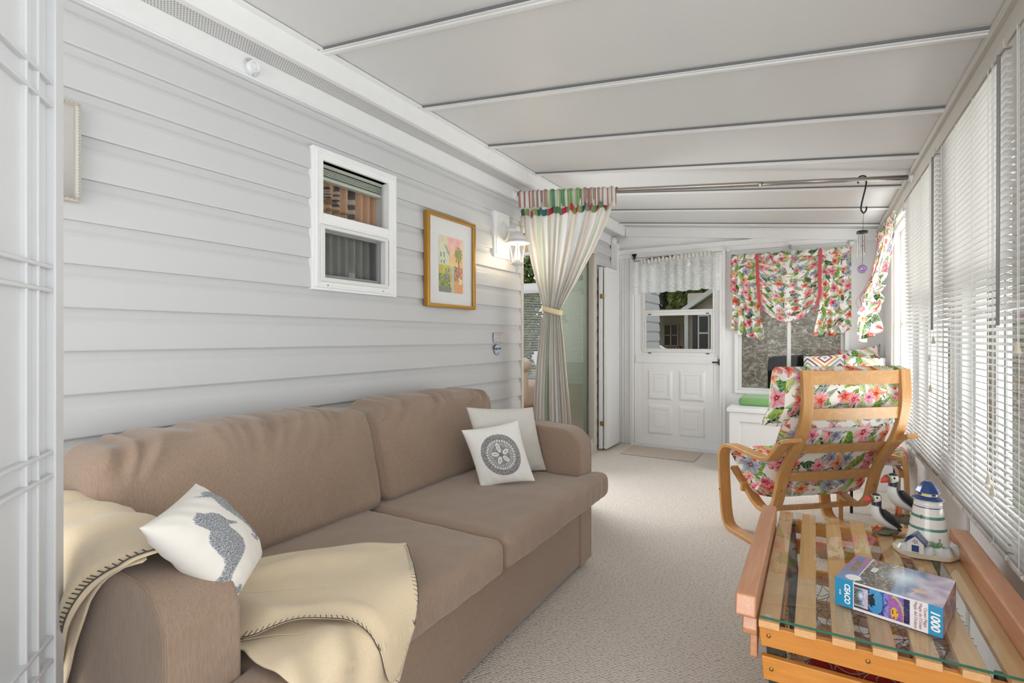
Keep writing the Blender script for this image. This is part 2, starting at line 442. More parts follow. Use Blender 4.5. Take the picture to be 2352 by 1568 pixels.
# ------------------------------------------------------------------ materials
M = {}
def mk_siding():
    m, t, b = new_mat('vinyl_siding')
    n = noise_n(t, objco(t, (1, .05, 1)), 160, 3, .6); n2 = noise_n(t, objco(t), 1.5, 2)
    t.links.new(mixc(t, n2.outputs['Fac'], hexc("c3c4c5"), hexc("cacacb")), b.inputs['Base Color'])
    b.inputs['Roughness'].default_value = .45; bump(t, b, n.outputs['Fac'], .12, .0015)
    return m
M['siding'] = mk_siding()
M['white'] = plain('white_paint', 'ebebeb', .4)
M['white2'] = plain('white_metal', 'dddcda', .35)
M['trimw'] = plain('white_trim', 'e6e6e6', .4)
M['doorp'] = plain('near_door_paint', 'd2d3d5', .45)
M['gasket'] = plain('grey_gasket', '77787a', .6)  # grey of the painted shade lines at the ceiling joints
M['farwall'] = plain('far_wall_paint', 'e8e8e8', .5)
def mk_ceiling():
    m, t, b = new_mat('ceiling_panel')
    n = noise_n(t, objco(t), 260, 3, .6); n2 = noise_n(t, objco(t), 1.2, 2)
    t.links.new(mixc(t, n2.outputs['Fac'], hexc('dcdcdb'), hexc('e2e2e2')), b.inputs['Base Color'])
    b.inputs['Roughness'].default_value = .22; b.inputs['Specular IOR Level'].default_value = .5
    bump(t, b, n.outputs['Fac'], .6, .002)
    return m
M['ceiling'] = mk_ceiling()
def mk_carpet():
    m, t, b = new_mat('berber_carpet')
    v = objco(t, (1, 1.45, 1), 'Object', (0, 0, .42))
    wob = noise_n(t, v, 9, 2)
    vo = t.nodes.new('ShaderNodeTexVoronoi'); vo.voronoi_dimensions = '2D'; vo.inputs['Scale'].default_value = 84; vo.inputs['Randomness'].default_value = .45
    t.links.new(v, vo.inputs['Vector'])
    big = noise_n(t, objco(t), 3.0, 4, .65)
    f = E(vo.outputs['Distance'])
    sp = t.nodes.new('ShaderNodeSeparateColor'); t.links.new(vo.outputs['Color'], sp.inputs[0])
    base = ramp(t, f * 1.25, [(.0, hexc('e8e1da')), (.55, hexc('ddd5cc')), (.9, hexc('ada297'))])
    c2 = mixc(t, E(sp.outputs[0]) * .25, base, hexc('c8bdb2'))
    c3 = mixc(t, (E(big.outputs['Fac']) - .4) * .4, c2, hexc('cbbfb4'))
    t.links.new(c3, b.inputs['Base Color']); b.inputs['Roughness'].default_value = 1; b.inputs['Specular IOR Level'].default_value = .05
    bump(t, b, 1 - f * 1.4, .55, .005)
    return m
M['carpet'] = mk_carpet()
M['sofa'] = fabric('brown_microfibre', '8e7867', 'a08b7a', 55, (1, 1, .16), bs=.12, big=.16)
M['throw'] = fabric('beige_fleece', 'd3bf9f', 'e0ceb2', 70, (1, 1, 1), bs=.15, sheen=.3, big=.2)
M['stitch'] = plain('dark_yarn', '4f4a45', .9)
M['cotton'] = vcol('cotton_print', .85, bumpn=.15, bscale=500, sheen=.2)
M['linen'] = fabric('pale_linen', 'c9c6c0', 'dad7d1', 60, (1, 1, 1), bs=.25, big=.15)
M['birch'] = wood('birch_veneer', 'd7a468', 'c58f52', 2, .8)
M['birchx'] = wood('birch_veneer_across', 'd9a86e', 'c89459', 0, .8)
M['pine'] = wood('varnished_pine', 'e39b45', 'd08530', 0, .9, .35, .4)
M['slat'] = wood('pine_slat', 'ecc08c', 'dda870', 1, .9, .4, .2)
M['mahog'] = wood('reddish_rail', 'dca27c', 'c98a62', 1, .9, .35, .5)
M['darkwood'] = wood('weathered_post', '4d4a38', '3a382a', 2, 1, .8, 0)
M['floral'] = floral('floral_cotton', 1.2)
M['floral_curt'] = floral('floral_curtain_cotton', 1.0, transl=.25)
M['lace'] = veil('white_lace', 'fafafa', .58, 'lace')
M['screen'] = veil('grey_green_screen', '6f7668', .62)
M['sheer'] = veil('sheer_curtain', 'a8a29c', .85)
M['glass'] = glass('window_glass', (.97, .98, .98), 1.25)
M['tglass'] = glass('table_glass', (.96, .985, .975), 1.5, 0, .01)
M['gedge'] = plain('green_glass_edge', '2f6a58', .15)
M['lampglass'] = glass('bevelled_lamp_glass', (.95, .95, .95), 1.3, .05)
M['gold'] = plain('antique_gold', 'b5873c', .35, .7)
M['brass'] = plain('brass', 'a8864a', .3, .9)
M['chrome'] = plain('brushed_nickel', 'a9a39d', .25, .9)
M['black'] = plain('black_metal', '161616', .4)
M['dark'] = plain('dark_gap_shadow', '20211f', .8)
M['greyrod'] = plain('grey_plastic_wand', '9a9a98', .3)
M['blind'] = plain('blind_slat', 'cfccc7', .4)
M['tassel'] = plain('tassel_plastic', 'c9c0ad', .4)
M['cream'] = plain('cream_plaster', 'c9c4bb', .5)
M['mirror'] = plain('mirror_glass', 'cfcdc9', .08, .6)
M['mat'] = plain('beige_mat', 'c2b6a8', .9, nscale=60, noise_amt=.1)
M['paint'] = vcol('painted_picture', .7)
M['ceramic'] = vcol('glazed_ceramic', .25, coat=.35)
M['resin'] = vcol('painted_resin', .45, bumpn=.3, bscale=300)
M['card'] = vcol('printed_card', .25, coat=.5)
M['ink'] = plain('white_ink', 'f4f6f6', .5)
M['inkr'] = plain('red_ink', 'b06a66', .5)
M['inkd'] = plain('dark_ink', '30303a', .5)
M['inkg'] = plain('ochre_ink', 'b79a52', .5)
M['redrib'] = plain('coral_ribbon', 'b94f4f', .7)
M['greenc'] = fabric('green_canvas', '6f9a5c', '86b072', 60, (1, 1, 1), bs=.2, big=.1)
M['blackv'] = plain('black_cover', '0c0e0d', .95, spec=.1)
M['red'] = plain('red_felt', 'a01c12', .8, noise_amt=.3, nscale=12)
M['net'] = plain('twine', '6a6152', .9)
M['leather'] = plain('tan_leather', 'd2c2ae', .4, noise_amt=.15, nscale=6)
M['oak'] = wood('pale_oak', 'd8b489', 'c8a076', 2, .6)
M['tanfloor'] = plain('tan_carpet', 'b08f78', .95)
M['bulb'] = plain('lit_bulb', 'fff2d8', .3, emit=(1, .86, .62), es=14)
M['amethyst'] = plain('purple_stone', '9a7fae', .2, coat=.5)
def mk_curtain():
    m, t, b = new_mat('striped_cotton')
    a = t.nodes.new('ShaderNodeAttribute'); a.attribute_name = 'Col'
    t.links.new(a.outputs['Color'], b.inputs['Base Color']); b.inputs['Roughness'].default_value = .85; b.inputs['Specular IOR Level'].default_value = .15
    out = t.nodes['Material Output']; tr = t.nodes.new('ShaderNodeBsdfTranslucent'); mx = t.nodes.new('ShaderNodeMixShader')
    t.links.new(a.outputs['Color'], tr.inputs[0]); mx.inputs[0].default_value = .2
    t.links.new(b.outputs[0], mx.inputs[1]); t.links.new(tr.outputs[0], mx.inputs[2]); t.links.new(mx.outputs[0], out.inputs[0])
    return m
M['stripe'] = mk_curtain()
def mk_gravel():
    m, t, b = new_mat('leafy_bank')
    v = objco(t)
    n = noise_n(t, v, 15, 5, .8, .6); n2 = noise_n(t, v, 2.5, 3)
    f = E(n.outputs['Fac']) * .8 + E(n2.outputs['Fac']) * .2
    t.links.new(ramp(t, f, [(.38, hexc('332d26')), (.44, hexc('8d7f68')), (.49, hexc('4f4a46')), (.53, hexc('b8ab90')), (.57, hexc('6f6c74')), (.62, hexc('e0dacb'))]), b.inputs['Base Color'])
    b.inputs['Roughness'].default_value = .95; bump(t, b, f, .25, .03)
    return m
M['bank'] = mk_gravel()
M['grass'] = plain('lawn', '7f8a5a', .95, noise_amt=.4, nscale=4)
M['leaf'] = plain('leaf_green', '6f7f3c', .7, noise_amt=.6, nscale=3)
M['leafd'] = plain('leaf_dark_green', '2c3a22', .8, noise_amt=.5, nscale=3)
M['bark'] = plain('bark', '4a3f35', .9, noise_amt=.3)
M['housewall'] = plain('porch_wall', 'c9beb1', .8)
M['houseglass'] = plain('dark_pane', '3b3d3f', .2)
M['roofg'] = plain('roof_shingle', '77746f', .9, noise_amt=.3, nscale=40)
# ------------------------------------------------------------------ room shell
XL, XR, YF = -1.87, 0.50, 5.40            # siding face, right wall face, far wall face
def zc(x): return 2.28 + (x + 1.78) * (-0.255 / 2.25)   # sloping ceiling

fl = MB().box(-1.95, 0.62, -2.2, 5.5, -.06, 0).build('floor', M['carpet'], origin=(0, 0, 0)); struct(fl, 'beige looped berber carpet')

# ceiling: sloping insulated panels with H-shaped joint strips
c = MB()
ys = [-2.2] + [0.23 + .61 * k - .0 for k in range(-3, 9)] + [5.45]
for a, b_ in zip(ys, ys[1:]):
    def fn(x, y, z): return (x, y, zc(x) + z)
    c.box(-1.92, .60, a + .004, b_ - .004, 0, .05, fn)
ce = c.build('ceiling', M['ceiling'], bevel=.002); struct(ce, 'glossy textured white ceiling panels')
NTH = ('', '', 'nearest', 'second', 'third', 'fourth', 'fifth', 'sixth', 'seventh')
for k in range(2, 9):
    y = 0.23 + .61 * k
    s = MB()
    def fn(x, y, z): return (x, y, zc(x) + z)
    s.box(-1.79, .47, y - .022, y + .022, -.012, .002, fn); s.box(-1.79, .47, y - .009, y + .009, -.017, -.01, fn)
    o = s.build('trim_%d' % (20 + k), M['trimw'], bevel=.003); struct(o, 'white joint strip across the ceiling, the %s from the camera' % NTH[k])
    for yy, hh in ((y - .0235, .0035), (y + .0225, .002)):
        s = MB(); s.box(-1.79, .47, yy - hh / 2, yy + hh / 2, -.0095, .002, fn); s.build('rubber_gasket', M['gasket'], parent=o)  # thin grey strips: the shade line of the joint is in their colour

# left wall: vinyl dutch-lap siding
S = 0.1272; Z0 = 1.11 - (805.9 - 776) / 1200 * 12.07 * S - S * 9        # a butt line below the floor
def lap(mb, y0, y1, za, zb):
    prof = [(0, .013), (.004, .014), (.62 * S, .0095), (.70 * S, .007), (.80 * S, .0015), (.93 * S, -.001), (S, -.001)]
    k0 = int(math.floor((za - Z0) / S)); k1 = int(math.ceil((zb - Z0) / S))
    for k in range(k0, k1):
        b0 = Z0 + k * S; pts = []
        def xo(z):
            return XL - .006 + lerp_tab(prof, z - b0)
        zs = sorted(set([max(za, b0), min(zb, b0 + S)] + [b0 + p[0] for p in prof if za < b0 + p[0] < zb]))
        zs = [z for z in zs if b0 <= z <= b0 + S + 1e-9]
        poly = [(XL - .03, zs[0])] + [(xo(z), z) for z in zs] + [(XL - .03, zs[-1])]
        if zs[-1] - zs[0] > 1e-4: mb.prism(poly, 1, y0, y1)
w = MB()
WY0, WY1, WZ0, WZ1 = 1.55, 1.965, 1.365, 1.885
lap(w, -2.2, WY0, 0, 2.1); lap(w, WY1, 3.345, 0, 2.1); lap(w, WY0, WY1, 0, WZ0); lap(w, WY0, WY1, WZ1, 2.1)
lap(w, 4.86, 5.40, 0, 2.1); lap(w, 3.345, 4.86, 1.98, 2.1)
w.box(-1.98, XL - .02, -2.2, WY0, 0, 2.3); w.box(-1.98, XL - .02, WY1, 3.345, 0, 2.3); w.box(-1.98, XL - .02, 4.86, 5.40, 0, 2.3)
w.box(-1.98, XL - .02, WY0, WY1, 0, WZ0); w.box(-1.98, XL - .02, WY0, WY1, WZ1, 2.3); w.box(-1.98, XL - .02, 3.345, 4.86, 1.98, 2.3)
wo = w.build('wall_left', M['siding'], bevel=0); struct(wo, 'white horizontal vinyl siding')

# frieze, perforated soffit vent and fascia above the siding
t = MB(); t.box(XL - .02, XL + .008, -2.2, 5.36, 2.104, 2.19); t.box(XL, XL + .012, -2.2, 5.36, 2.100, 2.108)
struct(t.build('trim_1', M['trimw'], bevel=.002), 'smooth white frieze board above the siding')
def mk_vent():
    m, t_, b = new_mat('perforated_vent')
    co = t_.nodes.new('ShaderNodeTexCoord'); sp = t_.nodes.new('ShaderNodeSeparateXYZ'); t_.links.new(co.outputs['UV'], sp.inputs[0])
    x = E(sp.outputs[0]) * 100; y = E(sp.outputs[1]) * 100
    row = E.m('FLOOR', y)
    fx = (x + row * .5).fr() - .5; fy = y.fr() - .5
    d = E.m('SQRT', fx * fx + fy * fy)
    t_.links.new(mixc(t_, d < .24, hexc('d3d3d3'), hexc('5c5c5e')), b.inputs['Base Color'])
    b.inputs['Roughness'].default_value = .5
    return m
M['vent'] = mk_vent()
v = MB()
v.grid(lambda a, b_: (XL + .01 + .10 * b_, -2.2 + 7.55 * a, 2.188), 8, 2, uvf=lambda a, b_: (a * 7.55, b_ * .10), flip=True)
v.box(XL + .0, XL + .14, -2.2, 5.35, 2.190, 2.20)
struct(v.build('trim_2', M['vent']), 'perforated soffit vent strip')
g = MB()
g.prism([(XL + .11, 2.192), (XL + .11, 2.182), (XL + .135, 2.182), (XL + .142, 2.188), (XL + .150, 2.258), (XL + .172, 2.262), (XL + .172, 2.268), (XL + .142, 2.268), (XL + .132, 2.192)], 1, -2.2, 5.35)
g.box(XL + .15, XL + .156, -2.2, 5.35, 2.262, 2.272)
go = struct(g.build('trim_3', M['trimw']), 'white fascia and gutter lip under the ceiling edge')
sc_ = MB()
for k in range(1, 9):
    y = .23 + .61 * k - .035
    sc_.ell((XL + .158, y, 2.262), (.004, .006, .006), 8)
sc_.build('screws', M['chrome'], parent=go, smooth=True)
g2 = MB(); g2.box(XL - .01, -1.70, -2.2, 5.35, 2.28, 2.30)  # solid dark board; its colour paints the shade under the ceiling edge
struct(g2.build('trim_4', M['dark']), 'dark strip painted in for the shaded gap above the gutter lip')

# far wall with door opening and window opening
DX0, DX1, DZ = -1.665, -0.775, 1.94
GX0, GX1, GZ0, GZ1 = -0.665, 0.255, 0.585, 1.895
f = MB()
f.box(-1.98, DX0, YF, 5.47, 0, 2.31); f.box(DX0, DX1, YF, 5.47, DZ, 2.25); f.box(DX1, GX0, YF, 5.47, 0, 2.2)
f.box(GX0, GX1, YF, 5.47, 0, GZ0); f.box(GX0, GX1, YF, 5.47, GZ1, 2.2); f.box(GX1, .62, YF, 5.47, 0, 2.12)
fw = struct(f.build('wall_far', M['farwall']), 'painted white far wall')
t = MB()
t.box(XL + .0, .50, 5.375, YF, 1.945, 2.035); t.box(XL, .50, 5.366, YF, 2.025, 2.040); t.box(XL, .5, 5.37, YF, 1.985, 1.99)
struct(t.build('trim_5', M['trimw'], bevel=.003), 'white header board across the far wall')
t = MB()
def fn(x, y, z): return (x, y, zc(x) + z)
t.box(-1.72, .47, 5.34, YF, -.095, -.002, fn); t.box(-1.72, .47, 5.31, 5.34, -.02, -.001, fn)
struct(t.build('trim_6', M['trimw'], bevel=.004), 'sloping white board where the far wall meets the ceiling')
t = MB(); t.box(XL + .005, -1.80, 5.30, YF, 0, 2.11); t.box(-1.80, -1.69, 5.385, YF, 0, 1.945)
for x in (-1.79, -1.765, -1.735, -1.71): t.box(x - .004, x + .004, 5.378, 5.39, 0, 1.945)
struct(t.build('trim_7', M['trimw'], bevel=.003), 'white corner board between siding and door')

# far door: white storm-style door with window above and four raised panels below
dr = sroot('door_1', (-1.22, 5.40, 0), 'white half-glass entry door with four raised panels')
t = MB()
t.box(DX0, DX0 + .022, 5.365, 5.45, 0, DZ - .022); t.box(DX1 - .022, DX1, 5.365, 5.45, 0, DZ - .022); t.box(DX0, DX1, 5.365, 5.45, DZ - .022, DZ)
t.box(DX0 - .02, DX0, 5.37, 5.40, 0, DZ + .02); t.box(DX1, DX1 + .03, 5.37, 5.40, 0, DZ + .02)
t.build('door_frame', M['white'], parent=dr, bevel=.003)
a0, a1 = DX0 + .024, DX1 - .024
lx0, lx1, lz0, lz1 = -1.555, -0.845, 0.965, 1.90
t = MB()
t.box(a0, lx0, 5.40, 5.435, .012, DZ - .025); t.box(lx1, a1, 5.40, 5.435, .012, DZ - .025)
t.box(lx0, lx1, 5.40, 5.435, .012, lz0); t.box(lx0, lx1, 5.40, 5.435, lz1, DZ - .025)
t.box(a0 + .02, a1 - .02, 5.388, 5.40, .855, .93)
for (x0, x1, z0, z1) in ((a0, a0 + .055, .085, .85), (a1 - .055, a1, .085, .85), (a0, a1, .012, .085)): t.box(x0, x1, 5.393, 5.4005, z0, z1)
dl = t.build('door_leaf', M['white'], parent=dr, bevel=.003)
t = MB()
for cx in (-1.375, -1.06):
    for cz in (.63, .275):
        hw, hh = .125, .155
        rings = [(1.0, 0), (.86, .014), (.70, .014), (.68, .007), (.48, .007), (.45, .012)]
        vs = []; fs = []
        for s0, dep in rings:
            vs += [(cx + sx_ * hw * s0, 5.40 - dep, cz + sz_ * (hh * s0 if s0 < 1 else hh)) for sx_, sz_ in ((-1, -1), (1, -1), (1, 1), (-1, 1))]
        for r in range(len(rings) - 1):
            for q in range(4): fs.append((r * 4 + q, r * 4 + (q + 1) % 4, r * 4 + 4 + (q + 1) % 4, r * 4 + 4 + q))
        n0 = (len(rings) - 1) * 4; fs.append((n0, n0 + 1, n0 + 2, n0 + 3))
        t._add(vs, fs)
t.build('raised_panels', M['white'], parent=dl)
t = MB()
fz = 5.385
t.ring(1, lx0, lx1, lz0, lz1, (.018, .018, .022, .02), fz, 5.425); t.box(lx0 + .018, lx1 - .018, fz + .003, 5.42, 1.374, 1.395)
t.ring(1, lx0 + .019, lx1 - .019, lz0 + .022, 1.374, (.016, .016, .014, .036), fz + .004, 5.418)
sash = t.build('window_sash', M['white2'], parent=dr, bevel=.002)
t = MB()
for x in (lx0 + .06, lx1 - .08): t.box(x, x + .03, fz - .004, fz, 1.348, 1.356); t.box(x, x + .03, 5.385, 5.392, .952, .96)
t.build('tilt_latch', M['dark'], parent=sash)
MB().box(lx0 + .015, lx1 - .015, 5.41, 5.413, lz0 + .02, lz1 - .015).build('pane', M['glass'], parent=dr)
t = MB(); t.box(a1 - .010, a1 + .012, 5.375, 5.393, .845, .905); t.tube([(a1, 5.38, .875), (a1 - .005, 5.345, .875), (a1 - .03, 5.34, .875), (a1 - .06, 5.34, .874)], [.007, .007, .008, .009])
t.build('door_handle', M['black'], parent=dr, bevel=.002)
t = MB(); t.box(DX0, DX1, 5.33, 5.45, 0, .012); t.build('threshold', M['trimw'], parent=dr)
t = MB(); t.tube([(-1.52, 5.345, 1.913), (-1.22, 5.345, 1.927)], .014, 12); t.tube([(-1.22, 5.345, 1.927), (-0.95, 5.35, 1.935)], .005)
t.build('door_closer', M['black'], parent=dr, smooth=True)

# far window
win = sroot('window_2', (-.205, 5.42, .585), 'white sliding window behind the flowered shade')
t = MB()
t.ring(1, GX0, GX1, GZ0, GZ1, .03, 5.375, 5.46)
t.build('window_frame', M['white'], parent=win, bevel=.003)
t = MB()
for (x0, x1) in ((GX0 + .03, -.19), (-.225, GX1 - .03)):
    y = 5.405 if x0 < -.3 else 5.43
    t.ring(1, x0, x1, GZ0 + .03, GZ1 - .03, (.03, .03, .025, .025), y - .01, y + .01)
t.build('window_sash', M['white2'], parent=win, bevel=.002)
MB().box(GX0 + .05, GX1 - .05, 5.415, 5.418, GZ0 + .05, GZ1 - .05).build('pane', M['glass'], parent=win)

# right wall: panel below, windows above
w = MB()
w.box(XR, .60, -2.2, 5.47, 0, .50); w.box(XR, .60, -2.2, 5.47, 1.93, 2.08)
posts = [(-1.30, -1.22), (-.25, -.17), (.82, .92), (1.83, 1.92), (2.785, 2.865), (3.79, 3.88), (4.86, 5.47)]
for a, b_ in posts: w.box(XR, .60, a, b_, .5, 1.93)
w.box(.488, XR, 2.55, 2.556, 0, .5); w.box(.49, XR, 3.4, 3.405, 0, .5)
struct(w.build('wall_right', M['farwall'], bevel=.002), 'white panelled window wall on the right')
t = MB()
t.box(.462, .50, -2.2, 5.36, 1.945, 2.022); t.box(.445, .465, -2.2, 5.36, 1.995, 2.024); t.box(.47, .50, -2.2, 5.36, 1.915, 1.95)
struct(t.build('trim_8', M['cream'], bevel=.003), 'cream edge board along the top of the window wall')
rng = [(posts[i][1], posts[i + 1][0]) for i in range(len(posts) - 1)]
for i, (a, b_) in enumerate(rng):
    wi = sroot('window_%d' % (3 + i), (.55, (a + b_) / 2, .5), ('white side window well behind the photographer', 'white side window beside the photographer, out of the picture', 'white side window behind the nearest blind', 'white side window behind the middle blind', 'white side window behind the farthest blind', 'white side window behind the flowered side shade')[i])
    t = MB()
    t.ring(0, a, b_, .5, 1.93, .035, .515, .585)
    m_ = (a + b_) / 2
    t.build('window_frame', M['white'], parent=wi, bevel=.003)
    t = MB()
    for (p, q) in ((a + .035, m_ + .015), (m_ - .015, b_ - .035)):
        x = .54 if p < m_ - .1 else .56
        t.ring(0, p, q, .535, 1.895, (.028, .028, .025, .025), x - .008, x + .008); t.box(x - .007, x + .007, p + .028, q - .028, 1.2, 1.225)
    t.box(.528, .532, m_ - .012, m_ - .004, .54, 1.89)
    t.build('window_sash', M['white2'], parent=wi, bevel=.002)
    MB().box(.549, .551, a + .05, b_ - .05, .55, 1.88).build('pane', M['glass'], parent=wi)

# small window in the siding, with lighthouse-print curtain inside
wi = sroot('window_1', (XL, 1.757, 1.34), 'small white double-hung window in the siding')
t = MB(); t.ring(0, 1.50, 2.015, 1.318, 1.935, (.055, .055, .054, .05), XL - .03, XL + .020); t.box(XL - .03, XL + .0195, 1.555, 1.96, 1.598, 1.655)
t.ring(0, 1.513, 2.001, 1.330, 1.921, .009, XL + .019, XL + .026); t.box(XL + .018, XL + .026, 1.54, 1.95, 1.606, 1.614)
t.build('window_frame', M['white'], parent=wi, bevel=.002)
t = MB(); t.ring(0, 1.537, 1.945, 1.356, 1.602, (.020, .020, .018, .016), XL - .005, XL + .030); t.build('window_sash', M['white2'], parent=wi, bevel=.002)
t = MB(); t.ring(0, 1.556, 1.926, 1.373, 1.587, (.010, .020, .018, .010), XL - .02, XL - .006); t.build('screen_frame', plain('grey_screen_frame', '8a8c8e', .4), parent=wi)
for y in (1.575, 1.915): MB().box(XL + .0195, XL + .0215, y, y + .008, 1.340, 1.343).build('weep_hole', M['dark'], parent=wi)
t = MB(); t.box(XL - .016, XL - .014, 1.55, 1.97, 1.36, 1.89); t.build('pane', M['glass'], parent=wi)
# curtain seen through the window: tan cloth printed with lighthouses (upper), plain grey-brown sheer (lower)
def lh_col(u, v):
    y = u * .42; z = v * .56
    base = (.50, .30, .185)
    f = .5 + .5 * math.sin(u * 60 + math.sin(v * 3) * .6)
    c_ = tuple(b * (.93 + .1 * f) for b in base)
    n = N3(u * 5, v * 6, 3)
    if z < .262: c_ = tuple((.21 + .03 * f + .02 * n) * k for k in (1, .96, .92))
    else:
        for (cy, zb, w0, h) in ((.185, .385, .018, .10), (.258, .30, .028, .19), (.13, .42, .012, .05)):
            t_ = (z - zb) / h
            if 0 < t_ < 1 and abs(y - cy) < w0 * (1.15 - .45 * t_):
                band = int(t_ * 8) % 2
                c_ = (.42, .33, .28) if band else (.11, .08, .08)
                if t_ > .82: c_ = (.08, .06, .07)
        for (cy, cz, a, b) in ((.17, .365, .06, .012), (.26, .29, .09, .016), (.15, .405, .035, .018), (.34, .33, .05, .012)):
            if ((y - cy) / a) ** 2 + ((z - cz) / b) ** 2 < 1 + .8 * N3(y * 60, z * 60, 1): c_ = tuple(k * .45 for k in c_)
    return c_
t = MB(); t.grid(lambda u, v: (XL - .085 + .012 * math.sin(u * 60), 1.52 + u * .46, 1.34 + v * .56), 160, 160, colf=lh_col)
o = t.build('printed_curtain', vcol('lighthouse_print', .9), smooth=True); tag(o, 'tan curtain printed with lighthouses behind the small siding window', 'curtain')
t = MB()
for k in range(5): t.box(XL - .062, XL - .035, 1.555, 1.965, 1.872 - k * .0075, 1.875 - k * .0075)
t.box(XL - .075, XL - .024, 1.555, 1.965, 1.872, 1.90); t.box(XL - .064, XL - .034, 1.55, 1.965, 1.818, 1.832)
o = t.build('raised_blind', plain('pale_green_blind', 'c2c6b8', .5)); tag(o, 'raised mini blind bunched at the top of the small siding window', 'window blind')

# sliding glass door in the left wall
sd = sroot('door_3', (XL - .05, 4.1, .1), 'sliding glass patio door into the house')
t = MB()
t.box(XL - .10, XL + .015, 3.345, 3.372, .0, 1.929); t.box(XL - .10, XL + .015, 4.80, 4.86, 0, 1.929); t.box(XL - .10, XL + .016, 3.340, 4.865, 1.93, 2.0)
t.box(XL - .12, XL + .002, 3.373, 4.799, 0, .125); t.box(XL + .002, XL + .012, 3.373, 4.799, .0, .10)
for x in (-.03, -.06, -.09): t.box(XL + x - .003, XL + x + .003, 3.37, 4.80, .125, .14)
t.build('door_frame', plain('cream_door_frame', 'c9c2b8', .45), parent=sd, bevel=.003)
t = MB()
t.ring(0, 4.05, 4.80, .14, 1.93, (.04, .065, .06, .06), XL - .075, XL - .045)
t.build('sliding_sash', plain('dark_green_grey_stile', '55584f', .4), parent=sd, bevel=.003)
MB().box(XL - .041, XL - .039, 3.9, 4.76, .16, 1.9).build('insect_screen', M['screen'], parent=sd)

# near door panel on the left edge of the picture (white, double-bead grid)
pd = sroot('door_2', (-1.24, .435, 0), 'white panelled door standing open at the left edge')
ux_, uy_ = .774, -.633
nx_, ny_ = .633, .774       # towards the room
def dp(a, b, z): return (-1.243 + ux_ * a + nx_ * b, .435 + uy_ * a + ny_ * b, z)
t = MB(); t.box(0.035, .585, -.034, -.014, .02, 2.13, dp); t.box(0.0, .035, -.034, 0.0, .02, 2.13, dp); t.box(.585, .62, -.034, 0, .02, 2.13, dp)
pl_ = t.build('door_leaf', M['doorp'], parent=pd, bevel=.003)
t = MB()
P = .341
for k in range(-4, 6):
    z = 1.11 + (776 - 645.5) / 1200 * 1.0 + k * P
    if .1 < z < 2.05:
        for dz in (-.0215, .0215): t.box(.035, .585, -.016, -.002, z + dz - .004, z + dz + .004, dp)
for a in (.085, .125, .335, .375): t.box(a - .004, a + .004, -.016, -.004, .05, 2.1, dp)
t.build('moulding_grid', M['doorp'], parent=pl_, bevel=.003)

# room beyond the sliding door
t = MB(); t.box(-6.5, -1.98, 3.0, 7.3, -.02, .12); struct(t.build('floor_2', M['tanfloor']), 'tan carpet in the room beyond the sliding door')
t = MB()
t.box(-6.5, -4.35, 7.2, 7.3, 0, 2.7); t.box(-2.9, -1.98, 7.2, 7.3, 0, 2.7); t.box(-4.35, -2.9, 7.2, 7.3, 0, .47); t.box(-4.35, -2.9, 7.2, 7.3, 2.45, 2.7)
t.box(-4.35, -3.5, 7.185, 7.2, .15, .45)
struct(t.build('wall_interior', M['oak']), 'oak-panelled wall of the room beyond')
wi = sroot('window_9', (-3.6, 7.2, .47), 'wide window in the room beyond the sliding door')
t = MB()
t.ring(1, -4.35, -2.9, .47, 2.45, .05, 7.17, 7.25); t.box(-4.30, -2.95, 7.18, 7.24, 1.82, 1.96)
t.box(-4.35, -2.9, 7.13, 7.2, .44, .475)
t.build('window_frame', M['white'], parent=wi)
t = MB()
for k in range(52):
    z = .50 + k * .0252
    t.box(-4.3, -2.95, 7.12, 7.145, z, z + .003, lambda x, y, z: (x, y, z + (y - 7.13) * .35))
t.box(-4.3, -2.95, 7.11, 7.15, 1.80, 1.84)
for x in (-4.0, -3.3): t.box(x, x + .003, 7.115, 7.118, .5, 1.82)
o = t.build('mini_blind', M['white2']); tag(o, 'open white mini blind on the window of the room beyond', 'window blind')
# ------------------------------------------------------------------ sofa
sf = thing('sofa', (-1.38, 1.45, 0), 'long brown microfibre sofa with two loose back and two seat cushions against the siding', 'sofa')
def arm(y0, y1):
    mb = MB(); n = 26; r_ = .07
    prof = [(-.955, .025), (-.955, .30), (-.955, .52)]
    for k in range(1, 9):
        a = k / 8 * math.pi / 2; prof.append((-.955 - .11 * (1 - math.cos(a)), .575 + .10 * math.sin(a) * 1.0))
    prof += [(-1.2, .682), (-1.4, .685), (-1.62, .68), (-1.80, .67), (-1.80, .025)]
    P = [(x, z) for x, z in prof]
    mb.prism(P, 1, y0, y1)
    return mb
arm(.470, .612).build('armrest', M['sofa'], parent=sf, bevel=.011)
arm(2.290, 2.432).build('armrest', M['sofa'], parent=sf, bevel=.014)
t = MB(); t.box(-1.80, -.962, .60, 2.30, .03, .345); t.build('base', M['sofa'], parent=sf, bevel=.012)
t = MB(); t.box(-1.84, -1.68, .50, 2.40, .05, .735); t.build('back_frame', M['sofa'], parent=sf, bevel=.03)
